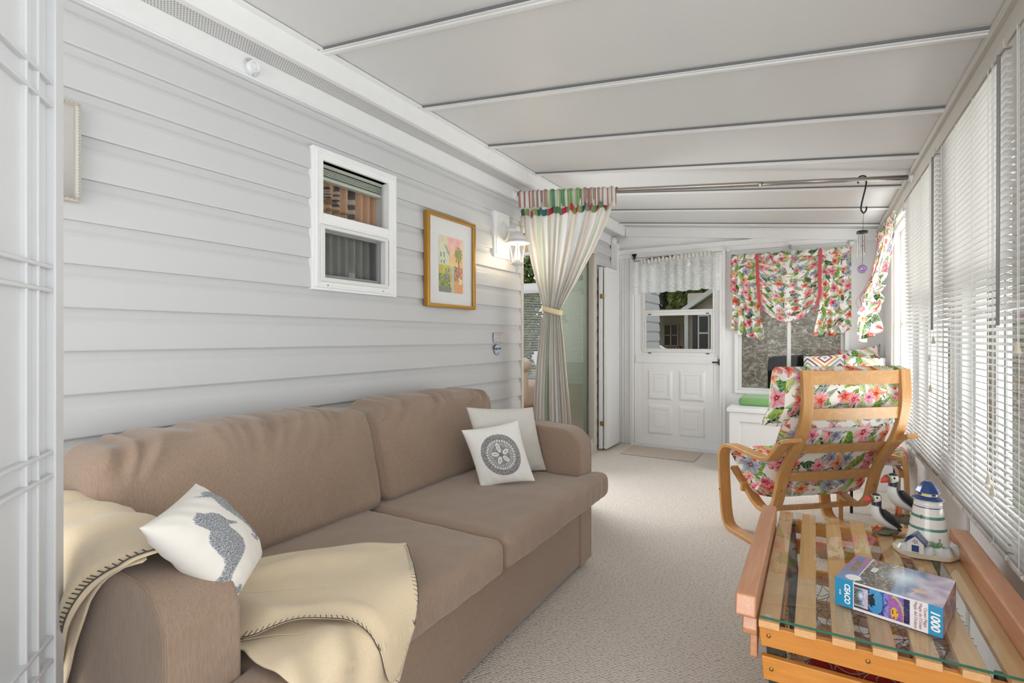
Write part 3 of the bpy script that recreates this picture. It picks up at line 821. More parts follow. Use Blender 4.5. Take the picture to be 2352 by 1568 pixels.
def seat(y0, y1, ty0, ty1):
    mb = MB()
    # T-shaped cushion: the front lip runs past the arm
    def f(x, y, z):
        k = ss(-.965, -.925, x)
        c_ = (y0 + y1) / 2
        if y < c_: y = y + (ty0 - y0) * k * ss(0, .25, (c_ - y) / (c_ - y0))
        else: y = y + (ty1 - y1) * k * ss(0, .25, (y - c_) / (y1 - c_))
        return (x, y, z)
    rbox(mb, -1.66, -.862, y0, y1, .345, .462, .032, (44, 44, 12), (.004, 0, .012), f, wr=.0035, wf=9)
    for i, v in enumerate(mb.v):   # gathered puckers along the front border
        x, y, z = v
        if x > -.93 and z < .455: mb.v[i] = (x + .0035 * math.sin(y * 150 + 3 * math.sin(y * 31)) * ss(-.93, -.87, x) * math.sin(max(0, min(1, (z - .345) / .11)) * math.pi), y, z)
    return mb
seat(.622, 1.452, .478, 1.452).build('seat_cushion', M['sofa'], parent=sf, smooth=True, weld=True)
seat(1.462, 2.282, 1.462, 2.425).build('seat_cushion', M['sofa'], parent=sf, smooth=True, weld=True)
def back(y0, y1, seed, l0, l1):
    mb = MB()
    def f(x, y, z):
        k = (z - .44) / .40
        x2 = x - .30 * (z - .44) + .10 * (z - .44) ** 2
        top = ss(.66, .97, k)
        q = y * 17 - z * 13 + 1.6 * N3(y * 5, z * 4, seed)
        rg = 1 - 2 * abs(N3(q, z * 3.0, seed * 2))
        w = (rg - .5) * .021 * top + .005 * N3(y * 11, z * 7, seed + 3)
        e = min(ss(0, .16, y - y0), ss(0, .16, y1 - y))
        z2 = z + .012 * (e - 1) * ss(.6, 1, k) * 2 + w * ss(.80, 1, k) * .7
        if x > -1.60: x2 += w * .8
        y2 = y + (l0 if y < (y0 + y1) / 2 else l1) * k * (1 - min(ss(0, .3, y - y0), ss(0, .3, y1 - y)))
        return (x2, y2, z2)
    rbox(mb, -1.66, -1.43, y0, y1, .452, .838, .050, (18, 90, 44), (.040, .012, .008), f, wr=.003, wf=6)
    return mb
back(.600, 1.515, 1, -.01, .012).build('back_cushion', M['sofa'], parent=sf, smooth=True, weld=True)
back(1.528, 2.36, 4, -.012, .075).build('back_cushion', M['sofa'], parent=sf, smooth=True, weld=True)
# seam where the arm front meets its outer side
sp_ = [(-.9575, z) for z in (.03, .2, .35, .52)] + [(-.9575 - .11 * (1 - math.cos(k / 8 * math.pi / 2)), .5735 + .10 * math.sin(k / 8 * math.pi / 2)) for k in range(1, 9)] + [(-1.2, .6805), (-1.4, .6835), (-1.6, .6785)]
for ys in (.4745, 2.4275):
    MB().tube([(x, ys, z) for x, z in sp_], .0017, 6).build('seam', M['sofa'], parent=sf, smooth=True)

# ------------------------------------------------------------------ scatter pillows
def pillow(name, mat, bl, br, tr, tl, th, n=70, colf=None, parent=None, wr=.003, pinch=.06, label=None, cat=None, ridge=.0, uvs=None, relief=None):
    """bl..tl: corners of the mid plane; front face looks along (br-bl)x(tl-bl)"""
    bl, br, tr, tl = map(Vector, (bl, br, tr, tl))
    nrm = (br - bl).cross(tl - bl).normalized()
    cen = (bl + br + tr + tl) / 4
    mb = MB(); W_ = (br - bl).length; H_ = (tl - bl).length
    for sg in (1, -1):
        def f(u, v, sg=sg):
            a, b = u * 2 - 1, v * 2 - 1
            # sides curve inward between the corners
            ia = 1 - pinch * (1 - b * b) ** 1.0 * abs(a) ** 2; ib = 1 - pinch * (1 - a * a) * abs(b) ** 2
            uu, vv = (a * ia + 1) / 2, (b * ib + 1) / 2
            p = bl * (1 - uu) * (1 - vv) + br * uu * (1 - vv) + tr * uu * vv + tl * (1 - uu) * vv
            h = ((1 - abs(a) ** 2.4) * (1 - abs(b) ** 2.4)) ** .55
            ed = min(1, 4 * (1 - max(abs(a), abs(b))))
            w = wr * ed * (N3(p.x * 14, p.y * 14, p.z * 14) + .6 * math.sin((a * 9 + 3 * b) * 2) * (abs(b) ** 3) + .6 * math.sin((b * 9 - 3 * a) * 2) * abs(a) ** 3)
            rl = relief(u, v) if (relief and sg > 0) else 0
            return p + nrm * sg * (h * th / 2 + w) + nrm * rl
        mb.grid(f, n, n, uvf=(lambda u, v, sg=sg: (u * W_ + (0 if sg > 0 else 1), v * H_)), colf=(lambda u, v, sg=sg: colf(u, v) if (colf and sg > 0) else ((.80, .78, .74) if colf else (1, 1, 1))), flip=sg < 0)
    o = mb.build(name, mat, parent=parent, smooth=True, weld=True)
    if label: tag(o, label, cat)
    return o
CW = (.78, .765, .73)
def sand_col(u, v):
    x, y = (u - .53) * 1.0, (v - .50) * 1.0
    r = math.hypot(x, y); th = math.atan2(y, x)
    if r > .345: return CW
    g = .20 + .05 * N3(u * 80, v * 80, 0)
    bead = (math.sin(th * 60) > .35)
    c_ = (g, g, g * .99) if r > .24 else (g * 1.15, g * 1.15, g * 1.12)
    if r > .265 and bead and N3(th * 8, r * 20, 2) > -.1: c_ = (g * 1.7, g * 1.7, g * 1.7)
    if N3(u * 130, v * 130, 7) > .42: c_ = (.72, .73, .74)
    k = (th / (2 * math.pi) * 34) % 1
    if .215 < r < .25 and .2 < k < .85: c_ = (.70, .69, .66)
    if .155 < r < .21 and ((th / (2 * math.pi) * 40) % 1) < .35: c_ = (.6, .6, .6)
    for i in range(5):
        a = math.radians(97 + 72 * i); L_ = .15 if i == 0 else .11
        px, py = x * math.cos(a) + y * math.sin(a), -x * math.sin(a) + y * math.cos(a)
        cx = .045 + L_ / 2; q = ((px - cx) / (L_ / 2 + .01)) ** 2 + (py / .036) ** 2
        if q < 1: c_ = (.74, .73, .69) if abs(py) > .007 or abs(px - cx) > L_ * .32 else (.30, .30, .29)
        elif q < 1.25: c_ = (.13, .13, .13)
    if r < .035: c_ = (g * .9,) * 3
    return c_
def sand_rel(u, v):
    r = math.hypot(u - .53, v - .5)
    return .0012 * (1 + N3(u * 90, v * 90, 1)) if r < .345 else 0
off = Vector((-.02, .02, 0))
o = pillow('throw_pillow', M['cotton'], Vector((-1.25, 1.886, .462)), Vector((-1.057, 2.025, .485)), Vector((-1.143, 2.024, .744)), Vector((-1.345, 1.875, .705)), .085, 170, sand_col, wr=.003,
           label='small white pillow with a grey beaded sand dollar, in front on the sofa', cat='pillow', relief=sand_rel)
t = MB(); t.box(-1.165, -1.11, 1.945, 1.985, .466, .470); t.build('seam_tag', M['linen'], parent=o)
pillow('throw_pillow', M['linen'], (-1.32, 2.01, .462), (-1.13, 2.285, .466), (-1.185, 2.245, .775), (-1.355, 1.925, .80), .10, 60, wr=.004,
       label='larger plain off-white textured pillow behind the sand dollar pillow', cat='pillow')
# seahorse outlines in pillow coordinates (u to the right, v up)
SH = [(.50, .86), (.53, .90), (.56, .87), (.62, .885), (.68, .86), (.73, .80), (.80, .785), (.83, .80), (.83, .765), (.76, .745), (.72, .74), (.73, .70), (.78, .64), (.815, .56), (.81, .47), (.76, .37), (.70, .28), (.67, .22), (.66, .16), (.68, .10), (.72, .085), (.745, .12), (.78, .10), (.76, .04), (.69, .02), (.62, .05), (.585, .13), (.59, .22), (.60, .30), (.585, .37), (.54, .44), (.51, .52), (.515, .60), (.54, .66), (.50, .69), (.455, .74), (.455, .81)]
def affine(src, dst):
    A = np.array([[d[0], d[1], 1] for d in dst]); return np.linalg.solve(A, np.array(src))       # (u,v,1) -> outline coordinates
SA = affine([(.68, .03), (.53, .88), (.82, .78)], [(.940, -.02), (.175, .330), (.450, .520)])
SB = affine([(.68, .03), (.53, .88), (.82, .78)], [(.749, .66), (.120, .830), (.060, .600)])
def seah(u, v):
    # two beaded animals lie across the pillow: a large one in the middle, the other along the far edge
    for k, S_ in ((1, SA), (2, SB)):
        x, y = u * S_[0] + v * S_[1] + S_[2]
        if pip(x, y, SH): return k
    return 0
def sea_col(u, v):
    k = seah(u, v)
    if not k: return (.80, .765, .71)
    n = N3(u * 110, v * 110, k); g = .27 + .16 * n
    if seah(u + .014, v) == 0 or seah(u - .014, v) == 0: return (.22, .24, .27) if math.sin(v * 260) > 0 else (.50, .53, .56)
    if n > .28: return (.62, .65, .68)
    if n < -.38: return (.05, .045, .09)
    return (g, g * 1.04, g * 1.10)
pillow('throw_pillow', M['cotton'], (-.985, .446, .790), (-.985, .618, .598), (-1.146, .780, .585), (-1.145, .627, .800), .11, 200, sea_col, wr=.004, pinch=.05,
       label='white pillow with grey beaded seahorses leaning on the near sofa arm', cat='pillow', relief=lambda u, v: .0015 * (1 + N3(u * 120, v * 120, 1)) if seah(u, v) else 0)

# ------------------------------------------------------------------ throw blanket
tb = thing('throw_blanket', (-1.1, .75, .5), 'beige fleece throw with dark blanket stitch over the near sofa arm and seat', 'blanket')
def chart(y, q, lift=0):
    """q runs along the seat towards the room, then down its front"""
    zt = .480 + lift; xf = -.885
    if q < xf: return Vector((q, y, zt))
    s_ = q - xf; R_ = .045 + lift; L_ = R_ * math.pi / 2
    if s_ < L_:
        a = s_ / R_; return Vector((xf + R_ * math.sin(a), y, zt - R_ + R_ * math.cos(a)))
    return Vector((xf + R_ + .004, y, zt - R_ - (s_ - L_)))
def closed_smooth(pts, n):
    P_ = [Vector((p[0], p[1], 0)) for p in pts]; m = len(P_); out = []
    for i in range(m):
        a, b, c_, d = P_[i - 1], P_[i], P_[(i + 1) % m], P_[(i + 2) % m]
        for k in range(n):
            t_ = k / n; q = .5 * ((2 * b) + (c_ - a) * t_ + (2 * a - 5 * b + 4 * c_ - d) * t_ * t_ + (3 * b - a - 3 * c_ + d) * t_ ** 3)
            out.append((q.x, q.y))
    return out
STI = MB()
def patch(mb, outline, cen, lift, wfn, rings=26, stitch=None, tuck=True):
    B = closed_smooth(outline, 12); m = len(B)
    def at(k, r):
        b = B[k % m]; y, q = cen[0] + (b[0] - cen[0]) * r, cen[1] + (b[1] - cen[1]) * r
        e = wfn(y, q, r)
        p = chart(y, q, lift); p2 = chart(y, q, lift + .01); n_ = (p2 - p).normalized() if (p2 - p).length > 1e-6 else Vector((0, 0, 1))
        return p + n_ * e
    mb.grid(lambda u, v: at(int(round(u * m)), max(v, .001)), m, rings)
    if stitch:
        a, b_ = stitch; ks = [int(a * 12 + j) for j in range(int((b_ - a) * 12) + 1)]
        pts = [at(k, 1.0) + Vector((0, 0, .002)) for k in ks]
        # even stitches by arc length
        acc = 0; last = pts[0]; L_ = [0]
        for p, q in zip(pts, pts[1:]): L_.append(L_[-1] + (q - p).length)
        tot = L_[-1]; nS = max(3, int(tot / .012)); ln = []
        def sm(fr, r):
            d = fr * tot; j = 0
            while j < len(L_) - 2 and L_[j + 1] < d: j += 1
            t_ = (d - L_[j]) / max(1e-9, L_[j + 1] - L_[j])
            A_, B_ = at(ks[j], r), at(ks[j + 1], r)
            return A_ + (B_ - A_) * t_ + Vector((.0010, -.0010, .0015))
        for j in range(nS + 1):
            fr = j / nS; e0 = sm(fr, 1.0); inn = sm(fr, .90); dv = (inn - e0)
            if dv.length > 1e-6: inn = e0 + dv.normalized() * .013
            STI.tube([e0, (e0 + inn) / 2, inn], .0011, 5)
            ln.append(e0)
        STI.tube(ln, .0012, 5)
mb = MB()
# lower layer hangs over the front edge
def w_low(y, q, r): return .004 + .010 * math.sin(y * 60 + q * 14) * ss(-1.0, -.80, q) + .006 * N3(y * 9, q * 9, 1) + .010 * ss(-.85, -.80, q)
patch(mb, [(.64, -1.02), (.630, -.98), (.620, -.92), (.628, -.83), (.66, -.79), (.715, -.785), (.745, -.74), (.765, -.66), (.80, -.58), (.86, -.60), (.90, -.68), (.95, -.80), (.985, -.90), (.96, -.98), (.82, -1.02)], (.78, -.88), .006, w_low, stitch=(6, 10))
# upper layer: fan of cloth on the seat, folded hem towards the room
def w_up(y, q, r):
    a = math.atan2(q + 1.25, y - .70)
    return .006 + .016 * math.exp(-((r - .62) / .22) ** 2) * (.6 + .4 * math.sin(a * 5)) + .011 * math.sin(a * 9) * r * ss(-1.25, -.95, q) + .006 * N3(y * 8, q * 8, 5)
patch(mb, [(.66, -1.22), (.640, -1.10), (.640, -1.0), (.68, -.955), (.745, -.925), (.790, -.885), (.815, -.83), (.835, -.765), (.862, -.695), (.900, -.700), (.945, -.775), (1.01, -.865), (1.09, -.945), (1.165, -1.03), (1.155, -1.06), (1.08, -1.16), (.98, -1.24), (.85, -1.32), (.74, -1.30)], (.86, -1.03), .024, w_up, rings=34, stitch=(2, 13))
# part over the arm, from the seat up and down the outer side
cs = cr_path([(.655, .50), (.632, .56), (.627, .64), (.615, .695), (.57, .716), (.51, .716), (.468, .705), (.452, .66), (.447, .56), (.446, .46), (.444, .38)], 8)
def armf(u, v):
    k = v * (len(cs) - 1); i = min(int(k), len(cs) - 2); p = cs[i] + (cs[i + 1] - cs[i]) * (k - i)
    xh = lerp_tab([(0, -1.30), (.25, -1.22), (.36, -1.12), (.45, -1.02), (.55, -1.03), (.62, -1.06), (.72, -1.15), (.85, -1.26), (1, -1.33)], v)
    x = -1.72 + (xh + 1.72) * u
    w = .006 * math.sin(x * 40 + v * 7) + .006 * N3(x * 8, v * 6, 3) + .014 * math.exp(-((u - .93) / .06) ** 2) * ss(.3, .6, v)
    n_ = Vector((0, -.2 - .8 * ss(.5, .65, v), 1 - .8 * ss(.5, .7, v))) if v > .3 else Vector((0, .5, .5))
    return Vector((x, p.x, p.y)) + n_.normalized() * (w + .006)
mb.grid(armf, 50, 60)
pts = [armf(.985, .36 + .60 * k / 60) for k in range(61)]
d_ = 0
for i in range(len(pts) - 1):
    d_ += (pts[i + 1] - pts[i]).length
    if d_ > .011:
        d_ = 0; e0 = pts[i] + Vector((.002, -.004, .003)); inn = armf(.945, .36 + .60 * i / 60) + Vector((.0, -.004, .003)); STI.tube([e0, (e0 + inn) / 2 + Vector((0, -.001, .001)), e0 + (inn - e0).normalized() * .016], .0011, 5)
STI.tube([p + Vector((.001, -.004, .003)) for p in pts], .0014, 5)
# under layer below the arm hem and the bunch hanging lower at the panel
def armf2(u, v):
    k = (.50 + v * .5) * (len(cs) - 1); i = min(int(k), len(cs) - 2); p = cs[i] + (cs[i + 1] - cs[i]) * (k - i)
    xh = lerp_tab([(0, -1.10), (.1, -1.045), (.3, -1.09), (.5, -1.18), (.7, -1.24), (1, -1.30)], v)
    return Vector((-1.34 + (xh + 1.34) * u, p.x + .003 * ss(.15, .3, v), p.y - .006 * ss(.3, .15, v)))
mb.grid(armf2, 24, 24)
def armf3(u, v):
    z = .50 - .42 * v
    x = -1.50 + (.205 - .02 * v + .012 * math.sin(v * 9)) * u
    return Vector((x, .447 - .022 * math.sin(u * math.pi) - .008 * math.sin(u * 14 + v * 3), z))
mb.grid(armf3, 30, 16)
mb.build('cloth', M['throw'], parent=tb, smooth=True, solid=.004)
STI.build('blanket_stitch', M['stitch'], parent=tb)

# ------------------------------------------------------------------ things on the siding
def wframe(name, y0, y1, z0, z1, wd, dep, mat, parent, x=XL):
    mb = MB()
    mb.ring(0, y0, y1, z0, z1, wd, x + .008, x + dep)
    return mb.build(name, mat, parent=parent, bevel=.005)
pf = thing('framed_painting', (-1.86, 2.473, 1.285), 'watercolour of a cottage garden in a gold frame with white mat', 'picture')
tilt = .012
wframe('frame', 2.240, 2.706, 1.285, 1.815, .020, .042, M['gold'], pf)
gilt = plain('pale_gilt', 'd9c08a', .4, .5)
for yb in (2.263, 2.683):
    t = MB()
    for k in range(46): t.ell((XL + .036, yb, 1.300 + k * .0112), (.004, .003, .004), 6)
    t.build('bead_edge', gilt, parent=pf, smooth=True)
MB().box(XL + .01, XL + .022, 2.255, 2.69, 1.30, 1.80).build('mat_board', plain('white_mat', 'dcdcdc', .8), parent=pf)
def paint_col(u, v):
    u, v = u + .035 * N3(u * 9, v * 12, 8), v + .03 * N3(u * 9, v * 12, 15)
    n = N3(u * 6, v * 9, 1); n2 = N3(u * 22, v * 26, 4)
    sky = (.78 + .1 * n, .52 + .25 * n, .50 - .1 * v)
    c_ = (.80, .50 + .2 * n, .42) if v > .72 else (.82, .56 + .1 * n, .28)
    if v > .62 and u < .35: c_ = (.70, .66 + .2 * n, .45)
    if pip(u, v, [(.0, .40), (.0, .74), (.2, .84), (.42, .62), (.42, .42)]):
        c_ = (.66, .68, .50)
        for (a, b) in ((.08, .66), (.2, .66), (.08, .54), (.22, .54)):
            if abs(u - a) < .025 and abs(v - b) < .03: c_ = (.22, .30, .28)
    if pip(u, v, [(.2, .84), (.44, .60), (.40, .74), (.28, .83)]): c_ = (.42, .38, .28)
    if (u - .80) ** 2 / .025 + (v - .70) ** 2 / .022 < 1 + n2: c_ = (.34 + .2 * n2, .33 + .1 * n2, .12)
    if abs(u - .82) < .02 and .42 < v < .6: c_ = (.18, .12, .08)
    if v < .48:
        if u < .5: c_ = (.55 + .25 * n2, .52 + .2 * n, .12)
        if u < .45 and v < .32: c_ = (.25 + .3 * n2, .34 + .2 * n2, .10)
        if .25 < u < .42 and .2 < v < .42 and n2 > -.2: c_ = (.22, .26, .30)
        if u < .5 and n2 > .35: c_ = (.80, .35, .25)
        if u > .5: c_ = (.72 + .1 * n, .36 + .15 * n2, .18)
        if .62 < u < .95 and v > .22 and n2 > -.05: c_ = (.30, .20, .18)
        if .82 < u < .98 and abs(v - .22) < .05: c_ = (.75, .66, .40)
        if abs(u - .56) < .05 + .04 * n: c_ = (.50, .55, .42)
    if v < .10: c_ = (.25 + .2 * n2, .26, .22) if u < .5 else c_
    return tuple(max(.02, min(.9, x)) for x in c_)
t = MB(); t.grid(lambda u, v: (XL + .0235, 2.357 + u * .234, 1.375 + v * .325), 110, 150, colf=paint_col, flip=False); t.build('painting', M['paint'], parent=pf)
MB().box(XL + .030, XL + .031, 2.26, 2.69, 1.30, 1.80).build('picture_glass', glass('picture_glass', (1, 1, 1), 1.15), parent=pf)

# cream mirror with beaded frame, half behind the door panel
mf = thing('wall_mirror', (-1.86, .58, 1.50), 'cream mirror with a beaded frame, cut off by the open door panel', 'mirror')
wframe('frame', .46, .686, 1.503, 1.79, .010, .03, M['cream'], mf)
t = MB()
for k in range(33):
    t.ell((XL + .030, .678, 1.509 + k * .0086), (.004, .0032, .0036), 6)
for k in range(20):
    for z in (1.510, 1.783): t.ell((XL + .030, .47 + k * .0108, z), (.004, .0036, .0032), 6)
t.build('bead_edge', plain('grey_cream_beads', 'aaa59c', .5), parent=mf, smooth=True)
MB().box(XL + .008, XL + .016, .465, .68, 1.51, 1.785).build('mirror_glass', M['mirror'], parent=mf)

# round rod flange on the frieze
rf = thing('rod_flange', (XL + .01, 1.225, 2.115), 'round white closet rod flange screwed to the frieze', 'rod bracket')
AX = lambda x, y, z: (XL + .008 + (z), 1.225 + x, 2.141 + y)
MB().lathe([(0, .0), (.034, .0), (.034, .004), (.024, .006)], 0, 0, 28, ax=AX).build('plate', plain('pale_blue_white', 'ccd0d6', .4), parent=rf)
t = MB(); t.lathe([(.022, .004), (.022, .024), (.018, .024), (.018, .012), (.0005, .012)], 0, 0, 28, ax=AX); t.build('cup', M['white'], parent=rf)
for (a, b) in ((-.022, .017), (.004, -.028)): MB().ell(AX(a, b, .006), (.003, .003, .003), 8).build('screw', M['chrome'], parent=rf, smooth=True)

# sign and oval sticker
sg = thing('small_sign', (XL + .01, 3.013, 1.078), 'tiny framed paper sign with red heading on the siding by the patio door', 'sign')
MB().box(XL + .006, XL + .014, 2.955, 3.073, 1.078, 1.146).build('frame', plain('mauve_grey_edge', '8a8088', .6), parent=sg)
MB().box(XL + .012, XL + .0155, 2.959, 3.069, 1.082, 1.142).build('paper', plain('sign_paper', 'e2e0e0', .6), parent=sg)
t = MB()
for k in range(5):
    y = 2.966
    while y < 3.060:
        wdt = random.uniform(.006, .016)
        t.box(XL + .0155, XL + .016, y, min(y + wdt, 3.064), 1.124 - k * .0095, 1.1275 - k * .0095); y += wdt + .004
t.build('printed_lines', M['inkd'], parent=sg)
MB().box(XL + .0155, XL + .016, 2.964, 3.064, 1.133, 1.1375).build('heading', M['inkr'], parent=sg)
t = MB()
def st_col(u, v):
    if v > .68: return (.55, .58, .62)
    if v > .52: return (.05, .08, .15)
    return (.62, .70, .85) if N3(u * 9, v * 9, 0) > -.1 else (.18, .28, .50)
t.grid(lambda u, v: (XL + .011, 3.013 + math.cos(u * 2 * math.pi) * v * .044, 1.031 + math.sin(u * 2 * math.pi) * v * .033), 40, 8, colf=lambda u, v: st_col(.5 + .5 * math.cos(u * 2 * math.pi) * v, .5 + .5 * math.sin(u * 2 * math.pi) * v))
t.lathe([(.0, .001), (.047, .001), (.047, .006), (.0, .0065)], 0, 0, 32, col=(.12, .12, .14), ax=lambda x, y, z: (XL + .004 + z, 3.013 + x, 1.031 + y * .75))
tag(t.build('oval_sticker', M['card']), 'tiny oval blue and white sticker below the paper sign', 'sticker')

# wall lantern
wl_ = thing('wall_lantern', (XL, 3.06, 1.62), 'lit white outdoor-style lantern on a wall block beside the curtain', 'wall lamp')
t = MB(); t.box(XL - .01, XL + .020, 2.958, 3.158, 1.655, 1.965); t.box(XL, XL + .028, 2.975, 3.141, 1.675, 1.945); t.box(XL, XL + .022, 2.985, 3.13, 1.69, 1.93)
t.build('mounting_block', M['white'], parent=wl_, bevel=.004)
LX, LY = -1.725, 3.047
AXW = lambda x, y, z: (XL + .026 + z, 3.05 + x * .8, 1.835 + y * 1.35)
MB().lathe([(.052, 0), (.052, .010), (.040, .016), (.030, .028), (.018, .034), (.0, .034)], 0, 0, 8, ax=AXW).build('wall_plate', M['white2'], parent=wl_, bevel=.003)
t = MB(); t.tube(cr_path([(XL + .04, 3.05, 1.845), (XL + .07, 3.049, 1.845), (XL + .11, 3.048, 1.843), (LX, LY, 1.835)]), .014, 12); t.tube([(LX, LY, 1.80), (LX, LY, 1.835), (LX, LY, 1.85), (LX, LY, 1.862)], [.022, .015, .016, .006], 12)
t.build('arm', M['white2'], parent=wl_, smooth=True)
t = MB(); t.lathe([(.0, 1.826), (.018, 1.824), (.026, 1.812), (.045, 1.80), (.060, 1.782), (.066, 1.762), (.086, 1.752), (.086, 1.742), (.066, 1.740), (.0, 1.740)], LX, LY, 12)
t.build('cap', M['white2'], parent=wl_, bevel=.002)
t = MB()
for k in range(6):
    a = k * math.pi / 3; ca, sa = math.cos(a), math.sin(a)
    t.tube([(LX + .062 * ca, LY + .062 * sa, 1.742), (LX + .040 * ca, LY + .040 * sa, 1.612)], .0035, 6)
t.lathe([(.0, 1.618), (.043, 1.616), (.046, 1.606), (.036, 1.598), (.018, 1.592), (.012, 1.580), (.015, 1.574), (.008, 1.566), (.011, 1.558), (.004, 1.546), (.0, 1.530)], LX, LY, 12)
t.build('cage', M['white2'], parent=wl_)
t = MB(); t.lathe([(.060, 1.742), (.039, 1.614)], LX, LY, 6); t.f = t.f[:6]; t.build('lamp_glass', M['lampglass'], parent=wl_)
t = MB(); t.lathe([(.0, 1.735), (.012, 1.73), (.012, 1.70), (.016, 1.685), (.021, 1.665), (.017, 1.645), (.006, 1.632), (.0, 1.630)], LX, LY, 14)
t.build('bulb', M['bulb'], parent=wl_, smooth=True)
pl = bpy.data.lights.new('lantern_light', 'POINT'); pl.energy = 2.0; pl.color = (1, .78, .50); pl.shadow_soft_size = .03
po = bpy.data.objects.new('lantern_light', pl); COL.objects.link(po); po.location = (LX, LY, 1.655); po.parent = wl_; po.location = Vector((LX, LY, 1.655)) - ORG[wl_.name]

# ------------------------------------------------------------------ rod and tied-back curtain
def rodp(x): k = (x + 1.86) / 2.30; return (3.25 + .32 * k, 2.137 - .146 * k)
rd = thing('curtain_rod', (-.7, 3.4, 2.0), 'long brushed metal curtain rod across the room below the ceiling', 'curtain rod')
t = MB(); t.tube([(x, rodp(x)[0], rodp(x)[1]) for x in (-1.85, -1.0, -.3, -.28)], .0155, 16); t.tube([(x, rodp(x)[0], rodp(x)[1]) for x in (-.3, .1, .45)], .0135, 16)
t.build('pole', M['chrome'], parent=rd, smooth=True)
t = MB(); t.lathe([(.0, 0), (.034, 0), (.034, .005), (.022, .007), (.022, .028), (.0, .028)], 0, 0, 20, ax=lambda x, y, z: (XL + .008 + z, rodp(-1.85)[0] + x, rodp(-1.85)[1] + y)); t.build('bracket', M['white'], parent=rd)
t = MB(); t.lathe([(.0, 0), (.03, 0), (.03, .005), (.02, .007), (.02, .02), (.0, .02)], 0, 0, 20, ax=lambda x, y, z: (.462 - z, rodp(.45)[0] + x, rodp(.45)[1] + y)); t.build('bracket', M['white'], parent=rd)

TL = [(0.0, -1.735), (.45, -1.722), (.70, -1.712), (.95, -1.692), (1.12, -1.668), (1.30, -1.635), (1.40, -1.665), (1.50, -1.70), (1.70, -1.755), (1.85, -1.79), (2.0, -1.81), (2.14, -1.825)]
TR = [(0.0, -1.40), (.45, -1.412), (.70, -1.435), (.95, -1.462), (1.12, -1.480), (1.30, -1.505), (1.40, -1.445), (1.50, -1.38), (1.70, -1.275), (1.85, -1.21), (2.0, -1.160), (2.12, -1.135)]
def curt(u, z, amp=None):
    xl, xr = lerp_tab(TL, z), lerp_tab(TR, z)
    nf = 12
    ph = u * nf * 2 * math.pi + 1.1 * math.sin(u * 17) + .5 * math.sin(z * 2 + u * 5)
    am = lerp_tab([(0, .022), (.7, .022), (1.15, .018), (1.30, .014), (1.45, .022), (1.8, .022), (2.02, .016), (2.14, .006)], z)
    uu = u + .012 * math.sin(ph * .5 + 1) * ss(2.1, 1.9, z)
    x = xl + (xr - xl) * uu
    y = rodp(x)[0] * ss(1.3, 2.1, z) + 3.26 * (1 - ss(1.3, 2.1, z)) + am * math.sin(ph)
    dpt = 1 - .0
    return Vector((x, y, z))
rnd = random.Random(3)
PALE = [(.80, .78, .74), (.76, .71, .63), (.80, .79, .78), (.72, .66, .57), (.80, .79, .77), (.78, .70, .66), (.80, .80, .80), (.68, .62, .54), (.80, .79, .77), (.68, .73, .75), (.80, .79, .78), (.60, .65, .52), (.79, .77, .72)]
VIV = [(.33, .28, .24), (.78, .76, .72), (.50, .24, .18), (.42, .38, .33), (.80, .79, .76), (.38, .34, .30), (.52, .18, .15), (.78, .77, .75), (.20, .36, .16), (.35, .48, .24), (.78, .78, .74), (.08, .25, .20), (.40, .36, .31)]
TAB = [(.10, .28, .20), (.55, .05, .09), (.07, .25, .22), (.33, .40, .18), (.62, .58, .50), (.55, .05, .09), (.22, .36, .16), (.45, .42, .36), (.07, .20, .20), (.55, .05, .09), (.30, .42, .20)]
edges = [0]
while edges[-1] < 1: edges.append(edges[-1] + rnd.uniform(.008, .030))
def stripe(u, pal, sd_):
    i = 0
    for k, e in enumerate(edges):
        if u >= e: i = k
    return pal[(i * 7 + sd_ + (i // 5) * 3) % len(pal)]
def body_col(u, z):
    if u < .035 and z < 1.25: return [(.24, .36, .16), (.10, .28, .28), (.60, .20, .15)][int(u / .012) % 3]
    if .93 < u < .955 and z < 1.15: return (.60, .22, .18)
    if .965 < u < .98 and z < 1.35: return (.25, .45, .20)
    if .44 < u < .465 and z < .9: return (.10, .16, .06)
    return stripe(u, PALE, 0)
cu_ = thing('striped_curtain', (-1.6, 3.27, .0), 'cream striped cotton curtain gathered and tied beside the patio door', 'curtain')
t = MB(); t.grid(lambda u, v: curt(u, .03 + v * 2.045), 420, 90, colf=lambda u, v: body_col(u, .03 + v * 2.045)); t.build('drape', M['stripe'], parent=cu_, smooth=True)
def tabz(u): return 1.992 + .010 * math.sin(u * 37) + .008 * math.sin(u * 91)
def tabc(u):
    i = int(u * 34); return TAB[(i * 5 + i // 7) % len(TAB)]
t = MB(); t.grid(lambda u, v: curt(u, tabz(u) - .022 + v * .046) + Vector((0, -.010, 0)), 420, 3, colf=lambda u, v: tabc(u)); t.build('colour_block_band', M['stripe'], parent=cu_, smooth=False)
hd_edges = [0]
while hd_edges[-1] < 1: hd_edges.append(hd_edges[-1] + rnd.uniform(.004, .013))
def hd_col(u, v):
    pal = [VIV[k] for k in ((8, 9, 10, 11, 9, 4, 9) if .30 < u < .66 else (0, 1, 2, 3, 4, 5, 6, 7))]
    i = sum(1 for e in hd_edges if u >= e)
    return pal[(i * 3 + i // 6) % len(pal)]
